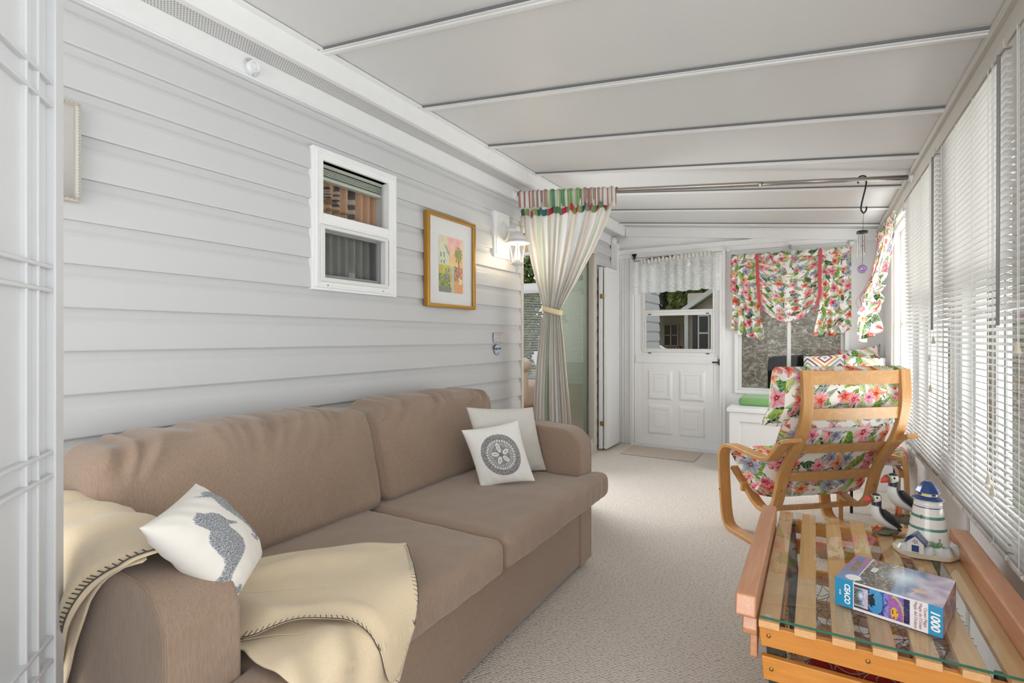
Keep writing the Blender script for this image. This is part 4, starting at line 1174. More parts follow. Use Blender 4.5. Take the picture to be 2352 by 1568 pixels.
def head(u, v):
    a = v * 1.35 * math.pi
    x = lerp_tab(TL, 2.12) + (lerp_tab(TR, 2.12) - lerp_tab(TL, 2.12)) * u
    ry, rz = rodp(x); r_ = .024 + .0035 * math.sin(u * 15 * 2 * math.pi) + .002 * math.sin(u * 75)
    if v < .45:
        k = v / .45; zz_ = rz - .100 + .100 * k; yy = ry - r_ * (.6 + .4 * k) - .006 * math.sin(u * 94 + 1) * (1 - k)
        return (x, yy, zz_)
    a = (v - .45) / .55 * math.pi * 1.1
    return (x, ry - r_ * math.cos(a), rz + r_ * math.sin(a))
t = MB(); t.grid(head, 420, 22, colf=hd_col); t.build('rod_pocket_header', M['stripe'], parent=cu_, smooth=True)
t = MB()
tp = [(-1.645, 3.25, 1.318), (-1.62, 3.225, 1.312), (-1.56, 3.215, 1.298), (-1.51, 3.225, 1.284), (-1.493, 3.26, 1.282), (-1.52, 3.295, 1.29), (-1.58, 3.30, 1.305), (-1.64, 3.28, 1.316)]
tp = cr_path(tp + [tp[0]], 6)
t.grid(lambda u, v: tp[int(round(u * (len(tp) - 1)))] + Vector((0, 0, (v - .5) * .036)), len(tp) - 1, 3)
t.build('tie_band', plain('cream_band', 'e6d3ae', .8), parent=cu_, smooth=True, solid=.003)

# ------------------------------------------------------------------ folded shutter door next to the patio door
bf = thing('folding_door', (-1.80, 5.09, 0), 'white bifold door folded open between the curtain and the far door', 'folding door')
def panel(y0, y1, x):
    mb = MB(); mb.box(x - .014, x + .014, y0, y1, .02, 1.805)
    mb.ring(0, y0 + .001, y1 - .001, .021, 1.804, (.03, .03, .04, .035), x + .0135, x + .020)
    return mb
panel(4.905, 5.285, -1.785).build('leaf', M['trimw'], parent=bf, bevel=.003)
t = MB(); t.box(-1.846, -1.812, 4.885, 5.26, .02, 1.81); t.build('leaf', M['trimw'], parent=bf, bevel=.003)
for z in (1.52, .27):
    t = MB(); t.box(-1.830, -1.794, 4.880, 4.888, z - .022, z + .022); t.tube([(-1.809, 4.882, z - .024), (-1.809, 4.882, z + .024)], .005, 8)
    t.build('hinge', M['brass'], parent=bf)
sn = MB(); sn.lathe([(0, 0), (.030, 0), (.030, .010), (.022, .016), (0, .017)], 0, 0, 24, ax=lambda x, y, z: (-1.83 + x, 5.30 - z, 2.13 + y * 1.2))
tag(sn.build('wall_disc', M['white'], bevel=.002), 'small round white disc high in the far left corner', 'wall sensor')
# ------------------------------------------------------------------ bentwood armchair seen from behind
_n = math.hypot(.76, .65); A_ = (.76 / _n, .65 / _n); B_ = (-A_[1], A_[0])
def cw(a, b, z): return Vector((A_[0] * a + B_[0] * b, A_[1] * a + B_[1] * b, z))
ch = thing('bentwood_armchair', tuple(cw(2.15, 2.55, 0)), 'light bentwood armchair with tropical flower cushion, seen from behind', 'armchair')
def ribbon(path, a0, a1, th, n=8):
    """bent strip: path in (b,z), width from a0 to a1, thickness th"""
    P = cr_path([(p[0], p[1], 0) for p in path], n); m = len(P); mb = MB(); rings = []
    for i, p in enumerate(P):
        tg = (P[min(i + 1, m - 1)] - P[max(i - 1, 0)]).normalized(); nn = Vector((-tg.y, tg.x, 0))
        q0, q1 = p + nn * th / 2, p - nn * th / 2
        rings.append([cw(a0, q0.x, q0.y), cw(a1, q0.x, q0.y), cw(a1, q1.x, q1.y), cw(a0, q1.x, q1.y)])
    vs = [v for r in rings for v in r]; fs = []
    for i in range(m - 1):
        for k in range(4): fs.append((i * 4 + k, i * 4 + (k + 1) % 4, i * 4 + 4 + (k + 1) % 4, i * 4 + 4 + k))
    fs += [(3, 2, 1, 0), ((m - 1) * 4, (m - 1) * 4 + 1, (m - 1) * 4 + 2, (m - 1) * 4 + 3)]
    mb._add(vs, fs); return mb
POST = [(2.243, .955), (2.236, .84), (2.240, .76), (2.262, .665), (2.305, .57), (2.36, .485), (2.405, .405), (2.430, .32), (2.455, .24), (2.51, .185), (2.60, .190), (2.72, .275), (2.82, .345)]
for a in (1.87, 2.43):
    ribbon(POST, a - .030, a + .030, .024).build('back_post', M['birch'], parent=ch, bevel=.004)
ARM = [(2.225, .617), (2.30, .590), (2.355, .535), (2.40, .492), (2.47, .478), (2.60, .484), (2.72, .490), (2.785, .478), (2.822, .435), (2.826, .36), (2.815, .22), (2.800, .10), (2.775, .035), (2.72, .013), (2.60, .012), (2.35, .012)]
for a in (1.80, 2.466):
    ribbon(ARM, a - .034, a + .034, .022).build('armrest_and_leg', M['birch'], parent=ch, bevel=.004)
def bar(b, z, w, a0=1.895, a1=2.405, th=.015, lean=0):
    def f(x, y, zz_): return cw(x, y + lean * (zz_ - z) - .010 * math.sin((x - a0) / (a1 - a0) * math.pi), zz_)
    mb = MB(); n = 10
    for i in range(n): mb.box(a0 + (a1 - a0) * i / n, a0 + (a1 - a0) * (i + 1) / n, b - th / 2, b + th / 2, z - w / 2, z + w / 2, f)
    return mb
for b, z, w, ln in ((2.246, .915, .068, 0), (2.252, .735, .058, -.1), (2.345, .545, .050, -.7), (2.425, .385, .052, -.4)):
    bar(b, z, w, lean=ln).build('back_slat', M['birchx'], parent=ch, weld=True)
t = bar(2.70, .262, .05, 1.83, 2.47, .02); t.build('cross_rail', M['birch'], parent=ch, weld=True)
t = bar(2.58, .170, .022, 1.87, 2.43, .03); t.build('cross_rail', M['birch'], parent=ch, weld=True)
for p_ in (cw(1.87, 2.418, .315), cw(2.43, 2.418, .315), cw(1.765, 2.30, .59), cw(1.764, 2.815, .22)): MB().ell(p_, (.0055, .0055, .0055), 10).build('screw', M['brass'], parent=ch, smooth=True)
# cushion: a continuous pad over back and seat
PAD = [(2.300, .965), (2.292, .86), (2.295, .76), (2.320, .66), (2.370, .555), (2.426, .46), (2.468, .37), (2.498, .295), (2.545, .245), (2.62, .250), (2.71, .315), (2.79, .380), (2.845, .430)]
PP = cr_path([(p[0], p[1], 0) for p in PAD], 6)
def pad(u, v, side, w0=1.825, w1=2.475, th=.085):
    k = v * (len(PP) - 1); i = min(int(k), len(PP) - 2); p = PP[i] + (PP[i + 1] - PP[i]) * (k - i)
    tg = (PP[i + 1] - PP[i]).normalized(); nn = Vector((-tg.y, tg.x, 0))          # towards the sitter
    c = abs(u * 2 - 1); e = (1 - c ** 6) ** .5 * (1 - abs(v * 2 - 1) ** 14) ** .5
    a = w0 + (w1 - w0) * u
    q = p + nn * (th / 2 * .9) + nn * side * (th / 2) * e
    q += nn * (.004 * N3(a * 9, k * .6, side * 3))
    return cw(a, q.x, q.y)
t = MB(); Ln = sum((PP[i + 1] - PP[i]).length for i in range(len(PP) - 1))
t.grid(lambda u, v: pad(u, v, 1), 40, 70, uvf=lambda u, v: (u * .65, -v * Ln)); t.grid(lambda u, v: pad(u, v, -1), 40, 70, uvf=lambda u, v: (u * .65 + 1.3, -v * Ln), flip=True)
t.build('cushion', M['floral'], parent=ch, smooth=True, weld=True)
# head cover hanging over the top of the pad, flaring at the left edge
def cov(u, v, side):
    a = 1.795 + (2.49 - 1.795) * u - .012 * (1 - u) * v * 2
    z = .966 - v * (.250 + .05 * (1 - u) - .02 * math.sin(u * 3.14))
    b = (2.272 if side < 0 else 2.385) + .012 * v + .02 * max(0, v - .55)
    if z < .76: b += (.76 - z) * .5
    if side < 0 and .10 < u < .9: b = max(b, 2.262)
    b += .006 * math.sin(u * 25 + v * 5) * (1 if u < .12 else .3)
    if v < .06: b = b + (2.33 - b) * (1 - v / .06) * .9
    return cw(a, b, z)
t = MB()
t.grid(lambda u, v: cov(u, v, -1), 40, 24, uvf=lambda u, v: (u * .68 + 3, -v * .3)); t.grid(lambda u, v: cov(u, v, 1), 40, 24, uvf=lambda u, v: (u * .68 + 5, -v * .3), flip=True)
for uu in (0, 1): t.grid(lambda u, v: cov(uu, v, -1) * (1 - u) + cov(uu, v, 1) * u + cw(-.03, 0, 0) * (math.sin(u * math.pi) * (1 - uu)), 6, 24, uvf=lambda u, v: (u * .12 + 7, -v * .3), flip=uu == 1)
t.build('head_cover', M['floral'], parent=ch, smooth=True)
# plain lining exposed under the cover
t = MB(); t.grid(lambda u, v: cw(1.90 + .50 * u, 2.318 + .055 * v - .006 * math.sin(u * 3.14), .655 - v * .085 * (math.sin(u * math.pi) ** .6)), 24, 5)
t.build('white_lining', plain('white_lining', 'e2ded8', .9), parent=ch, smooth=True)

# footstool
fs_ = thing('footstool', (.295, 3.9, 0), 'bentwood footstool with flowered pad behind the armchair by the blinds', 'footstool')
def U(y, x0, x1, zt):
    pts = [(x0, 0), (x0, zt * .6), (x0 + .012, zt - .035), (x0 + .05, zt - .004), ((x0 + x1) / 2, zt), (x1 - .05, zt - .004), (x1 - .012, zt - .035), (x1, zt * .6), (x1, 0)]
    P = cr_path([(p[0], p[1], 0) for p in pts], 6); m = len(P); mb = MB(); vs = []
    for i, p in enumerate(P):
        tg = (P[min(i + 1, m - 1)] - P[max(i - 1, 0)]).normalized(); nn = Vector((-tg.y, tg.x, 0)) * .011
        q0, q1 = p + nn, p - nn
        vs += [(q0.x, y - .028, q0.y), (q0.x, y + .028, q0.y), (q1.x, y + .028, q1.y), (q1.x, y - .028, q1.y)]
    f_ = [(i * 4 + k, i * 4 + (k + 1) % 4, i * 4 + 4 + (k + 1) % 4, i * 4 + 4 + k) for i in range(m - 1) for k in range(4)]
    mb._add(vs, f_ + [(3, 2, 1, 0), (m * 4 - 4, m * 4 - 3, m * 4 - 2, m * 4 - 1)]); return mb
for y in (3.73, 4.10): U(y, .135, .455, .425).build('leg_frame', M['birch'], parent=fs_, bevel=.003)
for xa in (.15, .42): MB().box(xa, xa + .025, 3.75, 4.08, .30, .34).build('side_rail', M['birch'], parent=fs_, bevel=.003)
t = MB(); rbox(t, .145, .470, 3.765, 4.065, .36, .46, .03, (16, 16, 8), (.0, 0, .015)); t.build('pad', M['floral'], parent=fs_, smooth=True, weld=True)
t = MB(); t.tube([(.20, 3.95, 0), (.20, 3.95, .38)], .009); t.build('metal_leg', M['black'], parent=fs_)

# ------------------------------------------------------------------ slatted trap table with a glass top
TZ = .447; TX0, TX1, TY0, TY1 = -.117, .372, 1.375, 2.27
tt = thing('coffee_table', (.13, 1.82, 0), 'slatted wooden lobster-trap coffee table with a glass top and raised red-brown rails', 'table')
for k in range(7):
    x = -.116 + k * .0745
    MB().box(x, min(x + .044, .374), TY0 - .012, TY1, TZ - .020, TZ - .004).build('top_slat', M['slat'], parent=tt, bevel=.0015)
t = MB(); t.box(TX0 + .002, TX1, TY0, TY1 - .01, TZ - .003, TZ + .002); t.build('glass_top', M['tglass'], parent=tt)
t = MB(); t.box(TX0 + .002, TX1, TY0 - .0015, TY0, TZ - .003, TZ + .002); t.build('glass_edge', M['gedge'], parent=tt)
t = MB(); t.lathe([(0, TZ - .0032), (.007, TZ - .0032), (.007, TZ - .0045), (0, TZ - .0045)], TX0 + .02, TY0 + .02, 16); t.build('glass_bumper', plain('clear_bumper', 'd8d4c8', .2), parent=tt)
# raised side rails with a stepped underside at the ends
for sg, x0, x1 in ((-1, -.166, -.120), (1, .374, .424)):
    mb = MB(); e0 = 1.36 if sg < 0 else 1.30; e1 = 2.13 if sg < 0 else 2.17
    prof = [(e0 + .00, .498), (e1, .498), (e1, .43), (e0 + .055, .385), (e0 + .055, .35), (e0 + .045, .335), (e0 + .035, .36), (e0 + .035, .395), (e0 + .022, .405), (e0 + .022, .430), (e0 + .006, .445), (e0 - .012, .450)]
    prof = [(e0, .498), (e1, .498), (e1, .435), (e0 + .02, .435), (e0 - .014, .452)]
    mb.prism(prof, 0, x0, x1)
    rl = mb.build('side_rail', M['mahog'], parent=tt, bevel=.005)
    xi0, xi1 = (x0 + .014, x1) if sg < 0 else (x0, x1 - .014)
    m2 = MB(); m2.prism([(e0 + .02, .437), (e1 - .02, .437), (e1 - .02, .395), (e0 + .02, .395), (e0 + .012, .41)], 0, xi0, xi1); m2.build('stepped_board', M['mahog'], parent=rl, bevel=.003)
    xj0, xj1 = (x0 + .030, x1) if sg < 0 else (x0, x1 - .030)
    m3 = MB(); m3.prism([(e0 + .02, .395), (e0 + .09, .395), (e0 + .05, .345), (e0 + .03, .335), (e0 + .02, .345)], 0, xj0, xj1); m3.build('pointed_bracket', M['mahog'], parent=rl, bevel=.003)
for z0, z1, ex in ((.378, .427, 0), (.300, .355, .006), (.20, .25, .012), (.09, .14, .018)):
    t = MB(); t.prism([(TX0 + ex, z1), (TX1 - ex, z1), (TX1 - ex - .005, z0), (TX0 + ex + .005, z0)], 1, TY0, TY0 + .018)
    t.build('end_board', M['pine'], parent=tt, bevel=.003)
    t = MB(); t.prism([(TX0 + ex, z1), (TX1 - ex, z1), (TX1 - ex - .005, z0), (TX0 + ex + .005, z0)], 1, TY1 - .04, TY1 - .022); t.build('end_board', M['pine'], parent=tt, bevel=.003)
for x, z in ((TX0 + .022, .405), (.10, .405), (TX0 + .028, .328), (.33, .405)): MB().ell((x, TY0 - .001, z), (.005, .002, .005), 8).build('screw', M['brass'], parent=tt, smooth=True)
for x in (TX0 + .012, TX1 - .052):
    for y in (TY0 + .022, TY1 - .080):
        s_ = 1 if x < .1 else -1
        t = MB(); t.box(x, x + .040, y, y + .036, 0, .425, lambda X_, Y_, Z_, s_=s_: (X_ + s_ * (.425 - Z_) * .06, Y_, Z_)); t.build('leg', M['darkwood'], parent=tt)
for x in (TX0 + .02, TX1 - .035):
    for z in (.28, .17, .07):
        t = MB(); t.box(x, x + .014, TY0 + .03, TY1 - .05, z, z + .04); t.build('side_board', M['pine'], parent=tt, bevel=.002)
for k in range(5):
    x = -.07 + k * .085
    t = MB(); t.box(x, x + .045, TY0 + .03, TY1 - .05, .055, .068); t.build('bottom_slat', M['slat'], parent=tt)
# netting inside the trap
t = MB(); R_ = random.Random(11)
def nz(x, y): return .30 + .07 * math.sin(x * 11 + 1) * math.cos(y * 5) - .05
for k in range(15):
    x = -.07 + k * .028; ph = R_.random() * 6
    t.tube([(x + .010 * math.sin(y_ * 55 + ph), y_, nz(x, y_) + .012 * math.sin(y_ * 40 + ph)) for y_ in [1.41 + .02 * j for j in range(38)]], .0011, 4)
for k in range(26):
    y = 1.42 + k * .029; ph = R_.random() * 6
    t.tube([(x_, y + .010 * math.sin(x_ * 60 + ph), nz(x_, y) + .012 * math.sin(x_ * 50 + ph)) for x_ in [-.08 + .02 * j for j in range(23)]], .0011, 4)
for k in range(17):
    x = -.08 + k * .026; ph = R_.random() * 6
    t.tube([(x + .012 * math.sin(z_ * 70 + ph), 1.40 + .006 * math.sin(z_ * 30 + ph), z_) for z_ in [.12 + .015 * j for j in range(18)]], .0010, 4)
for k in range(9):
    z = .14 + k * .028; ph = R_.random() * 6
    t.tube([(x_, 1.40, z + .010 * math.sin(x_ * 60 + ph)) for x_ in [-.08 + .015 * j for j in range(30)]], .0010, 4)
o = t.build('fishing_net', M['net']); tag(o, 'brown knotted fishing net hanging inside the slatted table', 'net', kind='stuff')
t = MB()
for c, r_ in (((.10, 1.50, .30), (.075, .06, .055)), ((.185, 1.53, .285), (.075, .05, .06)), ((.03, 1.52, .27), (.05, .04, .05)), ((.14, 1.58, .25), (.10, .06, .05))):
    t.ell(c, r_, 18, fn=lambda x, y, z: (x, y, z + .012 * N3(x * 22, y * 22, z * 22)))
tag(t.build('red_float', M['red'], smooth=True), 'red cloth lobster decoration in the net inside the table', 'ornament')
t = MB()
for k in range(3): t.box(.0, .35, 1.62 + k * .2, 1.68 + k * .2, .22 - k * .02, .235 - k * .02)
t.build('inner_shelf', M['slat'], parent=tt)

# ------------------------------------------------------------------ puzzle box
bx_ = thing('puzzle_box', (.17, 1.56, TZ + .002), 'jigsaw box with blue ends and ocean picture marked 1000 on the glass tabletop', 'puzzle box')
FX = Vector((.957, -.290, 0)).normalized(); FY = Vector((.290, .957, 0)); O = Vector((.043, 1.528, TZ + .003)); BL, BD, BH = .209, .190, .067
def bp(a, b, z): return O + FX * a + FY * b + Vector((0, 0, z))
MB().box(0.001, BL - .001, 0.001, BD - .001, 0, BH - .001, lambda x, y, z: tuple(bp(x, y, z))).build('carton', plain('white_card', 'e6e6e8', .4), parent=bx_)
BLUE = hexc('1f8fbf')
def ocean(u, v, s_=0):
    n = N3(u * 7 + s_, v * 7, 2); n2 = N3(u * 24 + s_, v * 24, 8)
    r = math.hypot(u - .48, v - .62)
    c = (.10 + .1 * n, .22 + .1 * n, .42 + .15 * n)
    if u < .42 and (v > .25 - .2 * u or v < .2): c = (.05, .055, .06) if n2 < .15 else random.choice([(.45, .38, .08), (.40, .15, .06), (.10, .25, .15), (.12, .20, .40)])
    gl = math.exp(-(r / .20) ** 2); c = tuple(x * (1 - gl) + gl * y for x, y in zip(c, (.62, .78, .92)))
    g2 = ss(.52, .78, u + .1 * n); c = tuple(x * (1 - g2) + g2 * y for x, y in zip(c, (.55 + .2 * n, .48 + .25 * n, .62 + .2 * n)))
    if abs(math.hypot(u - .80, v - .16) - .16) < .012 and v > .1: c = (.75, .55, .55)
    if math.hypot((u - .70) / 1.4, v - .30) < .05 + .03 * n2: c = (.75, .50, .30)
    if n2 > .62: c = (.85, .88, .92)
    return tuple(max(.01, min(.9, x)) for x in c)
def topc(u, v):
    if u < .185:
        k = v; return (.30 * k + .12 * (1 - k) + .25 * max(0, k - .5), .12 * k + .28 * (1 - k), .32 * k + .52 * (1 - k))
    if u < .20: return (.8, .8, .8)
    if .20 < u < .232: return ocean((u - .2) / .8, v)
    return ocean((u - .2) / .8, v)
def frontc(u, v):
    if u < .185: return BLUE
    if u > .875: return BLUE
    if v > .93 or v < .10 or u > .72 or u < .192: return (.78, .78, .80)
    if .195 < u < .335:
        if v < .16 or v > .86 or u < .2 or u > .33: return (.06, .05, .05)
        if abs(v - .82) < .015 or abs(v - .20) < .015: return (.6, .6, .65)
        return ocean((u - .2) / .13, (v - .2) / .6, 5)
    a = (u - .335) / .385; n = N3(u * 40, v * 9, 1)
    c = (.015, .06 + .05 * n, .28 + .1 * n)
    if a < .35 and math.hypot((a - .17) / .2, (v - .55) / .45) < 1: c = (.05, .28, .55)
    if a < .3 and math.hypot((a - .08) / .09, (v - .55) / .2) < 1 + n: c = (.004, .006, .02)
    if .38 < a < .5 and n > -.2: c = (.22, .20, .55)
    if a > .5: c = (.30 + .2 * n, .10, .38)
    if .52 < a < .74 and v < .55 and math.hypot((a - .64) / .09, (v - .32) / .2) < 1: c = (.75, .42, .03) if n > -.15 else (.1, .04, .01)
    rr = math.hypot((a - .60) / .26, (v - .18) / .72)
    if a > .6 and .9 < rr < 1.1: c = [(.7, .15, .1), (.7, .5, .1), (.15, .5, .2), (.1, .25, .7)][int((rr - .9) / .05) % 4]
    if a > .86: c = (.02, .01, .08)
    if N3(u * 160, v * 60, 4) > .6: c = (.75, .8, .95)
    return tuple(max(.005, min(.9, x)) for x in c)
def sidec(u, v):
    n = N3(u * 6, v * 4, 9); n2 = N3(u * 20, v * 12, 9)
    c = (.38 + .35 * n, .25 + .3 * n, .45 + .3 * n)
    if math.hypot(u - .35, v - .5) < .16 + .1 * n2: c = (.55, .25, .06)
    if u > .8 and v > .6: c = (.05, .04, .12)
    return tuple(max(.01, min(.9, x)) for x in c)
t = MB(); t.grid(lambda u, v: bp(u * BL, v * BD, BH), 240, 160, colf=topc); t.build('lid_print', M['card'], parent=bx_)
t = MB(); t.grid(lambda u, v: bp(u * BL, 0, v * BH), 240, 80, colf=frontc); t.build('front_print', M['card'], parent=bx_)
t = MB(); t.grid(lambda u, v: bp(BL, u * BD, v * BH), 80, 40, colf=sidec); t.build('side_print', M['card'], parent=bx_)
t = MB(); t.grid(lambda u, v: bp(.034 + (.021 * v) * math.cos(u * 6.2832) * .8 - .001, .026 + .019 * v * math.sin(u * 6.2832), BH + .0004), 28, 2); t.build('white_oval', M['ink'], parent=bx_)
dn = (0, 0, -1); fxd = tuple(FX); fyd = tuple(FY)
text_part('lettering', 'CEACO', M['ink'], bx_, .0165, bp(.026, 0, BH * .5), dn, fxd, bold=.0006, shear=.15, xs=.86)
text_part('lettering', '43380', M['ink'], bx_, .0055, bp(.011, 0, BH * .5), dn, fxd)
text_part('lettering', '1000', M['ink'], bx_, .0225, bp(BL * .935, 0, BH * .5), dn, fxd, bold=.0007, shear=.15)
for k, s_ in enumerate(("Ocean Magic", "Magie de l'Oc\u00e9an", "Magia del Oc\u00e9ano")):
    text_part('lettering', s_, M['inkr'], bx_, .0085, bp(BL * (.855 - .042 * k), 0, BH * .5), dn, fxd)
text_part('lettering', '1000', M['ink'], bx_, .017, bp(.058, .115, BH), tuple(-FY), fxd, bold=.0007)
for k in range(4):
    text_part('lettering', ('OCEAN', 'MAGIC', 'OCEAN', 'MAGIC')[k], M['inkg'], bx_, .0095, bp(.012 + .0085 * (k % 2) + .004, .085 + .045 * (k // 2), BH), tuple(FY), tuple(-FX))
t = MB(); t.grid(lambda u, v: bp(.010 + .012 * v + .003 * math.sin(u * 9), BD - .050 + u * .042, BH + .0004), 16, 3); t.build('blue_emblem', plain('emblem_blue', '4f86c9', .4), parent=bx_)

# ------------------------------------------------------------------ ceramic lighthouse
lh = thing('ceramic_lighthouse', (.29, 2.03, TZ + .003), 'glazed ceramic lighthouse with blue roof and green bands on a rocky base', 'ornament')
WH = (.76, .73, .68); NB = (.02, .055, .20); GR = (.09, .24, .19); Zb = TZ + .003
t = MB()
def basef(u, v):
    a = u * 2 * math.pi; r = 1 + .10 * math.sin(a * 2 + .6) + .05 * math.sin(a * 5)
    prof = lerp_tab([(0, 0), (.25, .98), (.45, 1.0), (.70, .88), (1, 0)], v); z = lerp_tab([(0, 0), (.25, 0), (.45, .010), (.70, .024), (1, .032)], v)
    x = .090 * r * prof * math.cos(a); y = .066 * r * prof * math.sin(a)
    rock = ss(-.7, .3, math.cos(a + .9)) * ss(.30, .6, v) * (1 - ss(.8, 1, v))
    z += rock * (.010 + .011 * N3(x * 48, y * 48, 1))
    return (.295 + .985 * x * .9 + .3 * y * 0, 2.025 + y, Zb + z)
def basec(u, v):
    p = basef(u, v); a = u * 2 * math.pi; n = N3(p[0] * 60, p[1] * 60, 3)
    rock = ss(-.7, .3, math.cos(a + .9)) * ss(.35, .6, v)
    if rock > .35: return (.55 + .2 * n, .58 + .2 * n, .60 + .2 * n) if n > -.25 else ((.25, .33, .34) if n < -.4 else (.38, .46, .28))
    if v > .58 and n > .0: return (.42, .47, .28)
    return (.68, .60, .46)
t.grid(basef, 90, 40, colf=basec, flip=False); t.build('rocky_base', M['ceramic'], parent=lh, smooth=True)
cx, cy = .302, 2.045
prof = []; cols = []
def tr_(z): return .054 - .020 * ss(0, 1, z / .12) * 1.0
zs = [0, .015, .030, .045, .050, .0505, .058, .0585, .066, .075, .0845, .085, .093, .0935, .103, .112, .116, .1165, .119, .1195, .122]
for z in zs:
    prof.append((.056 - .168 * z, Zb + .024 + z)); cols.append(GR if (.0505 <= z <= .058 or .085 <= z <= .093) else (NB if .1165 <= z <= .119 else WH))
t = MB(); t.lathe([(0, Zb + .02)] + prof + [(.0, Zb + .148)], cx, cy, 40, cols=[WH] + cols + [WH]); t.build('tower', M['ceramic'], parent=lh, smooth=True)
t = MB()
g0 = Zb + .142
t.lathe([(.030, g0), (.035, g0 + .003), (.036, g0 + .010), (.033, g0 + .012), (.036, g0 + .016), (.034, g0 + .019)], cx, cy, 36, col=WH)
t.lathe([(.034, g0 + .018), (.040, g0 + .020), (.0395, g0 + .023), (.026, g0 + .032), (.0, g0 + .032)], cx, cy, 36, cols=[WH, WH, NB, NB, NB]); t.build('gallery', M['ceramic'], parent=lh, smooth=True)
t = MB(); t.lathe([(.024, g0 + .031), (.024, g0 + .033), (.0235, g0 + .042), (.024, g0 + .044), (.0, g0 + .044)], cx, cy, 24, col=WH)
for k in range(8):
    a = k * math.pi / 4 + .5
    t.box(-.006, .006, -.0245, -.0235, g0 + .034, g0 + .0415, lambda x, y, z, a=a: (cx + x * math.cos(a) - y * math.sin(a), cy + x * math.sin(a) + y * math.cos(a), z), col=(.75, .62, .05) if k % 3 else (.05, .04, .03))
t.build('lamp_room', M['ceramic'], parent=lh)
t = MB(); t.lathe([(.031, g0 + .041), (.032, g0 + .043), (.026, g0 + .055), (.015, g0 + .071), (.009, g0 + .076), (.0, g0 + .076)], cx, cy, 8, cols=[WH, NB, NB, NB, NB, NB]); t.build('roof', M['ceramic'], parent=lh, bevel=.001)
for dx, z in ((-.020, .093), (.02, .03)):
    MB().box(cx + dx - .003, cx + dx + .003, cy - .052 + z * .17, cy - .03, Zb + .024 + z - .01, Zb + .024 + z + .002, col=(.16, .11, .07)).build('window_hole', M['ceramic'], parent=lh)
# keeper's house
def hb(x, y, z):
    a = -.25; return (.264 + x * math.cos(a) - y * math.sin(a), 1.975 + x * math.sin(a) + y * math.cos(a), Zb + .018 + z)
t = MB(); t.prism([(-.020, 0), (.020, 0), (.020, .030), (0, .050), (-.020, .030)], 1, -.018, .03); t.v = [hb(*v) for v in t.v]; t.c = [WH] * len(t.v)
t.box(-.0085, .0085, -.0195, -.0178, .003, .022, hb, col=NB)
for k in range(5):
    a = math.pi / 2 + k * 1.2566; t.box(-.001, .001, -.0192, -.0178, .002, .007, lambda x, y, z, a=a: hb(x * math.cos(a) - z * math.sin(a), y, .033 + x * math.sin(a) + z * math.cos(a)), col=(.12, .1, .08))
t.box(.0198, .0205, .002, .007, .010, .022, hb, col=(.12, .1, .08))
t.build('keeper_house', M['ceramic'], parent=lh)
t = MB()
for sg in (-1, 1):
    t.prism([(0, .054), (0, .050), (sg * .024, .026), (sg * .026, .028)], 1, -.022, .032)
    for k in range(4): 
        a = .2 + k * .22
        t.prism([(sg * .026 * a, .0545 - .026 * a), (sg * .026 * (a + .16), .0545 - .026 * (a + .16)), (sg * .026 * (a + .16), .0535 - .026 * (a + .16)), (sg * .026 * a, .0530 - .026 * a)], 1, -.020, .030)
t.v = [hb(*v) for v in t.v]; t.c = [NB] * len(t.v); t.build('house_roof', M['ceramic'], parent=lh)
t = MB()
for k in range(11):
    a = k * .57; r_ = random.Random(k).uniform(.010, .020)
    c0 = Vector((.313, 1.985, Zb + .028)); d = Vector((math.cos(a) * r_, math.sin(a) * r_ * .5 - .004, .012 + .012 * abs(math.sin(k * 2.1))))
    t.tube([c0, c0 + d * .6, c0 + d], [.004, .0045, .0012], 6, col=(.16, .27, .13))
t.build('shrub', M['ceramic'], parent=lh, smooth=True)

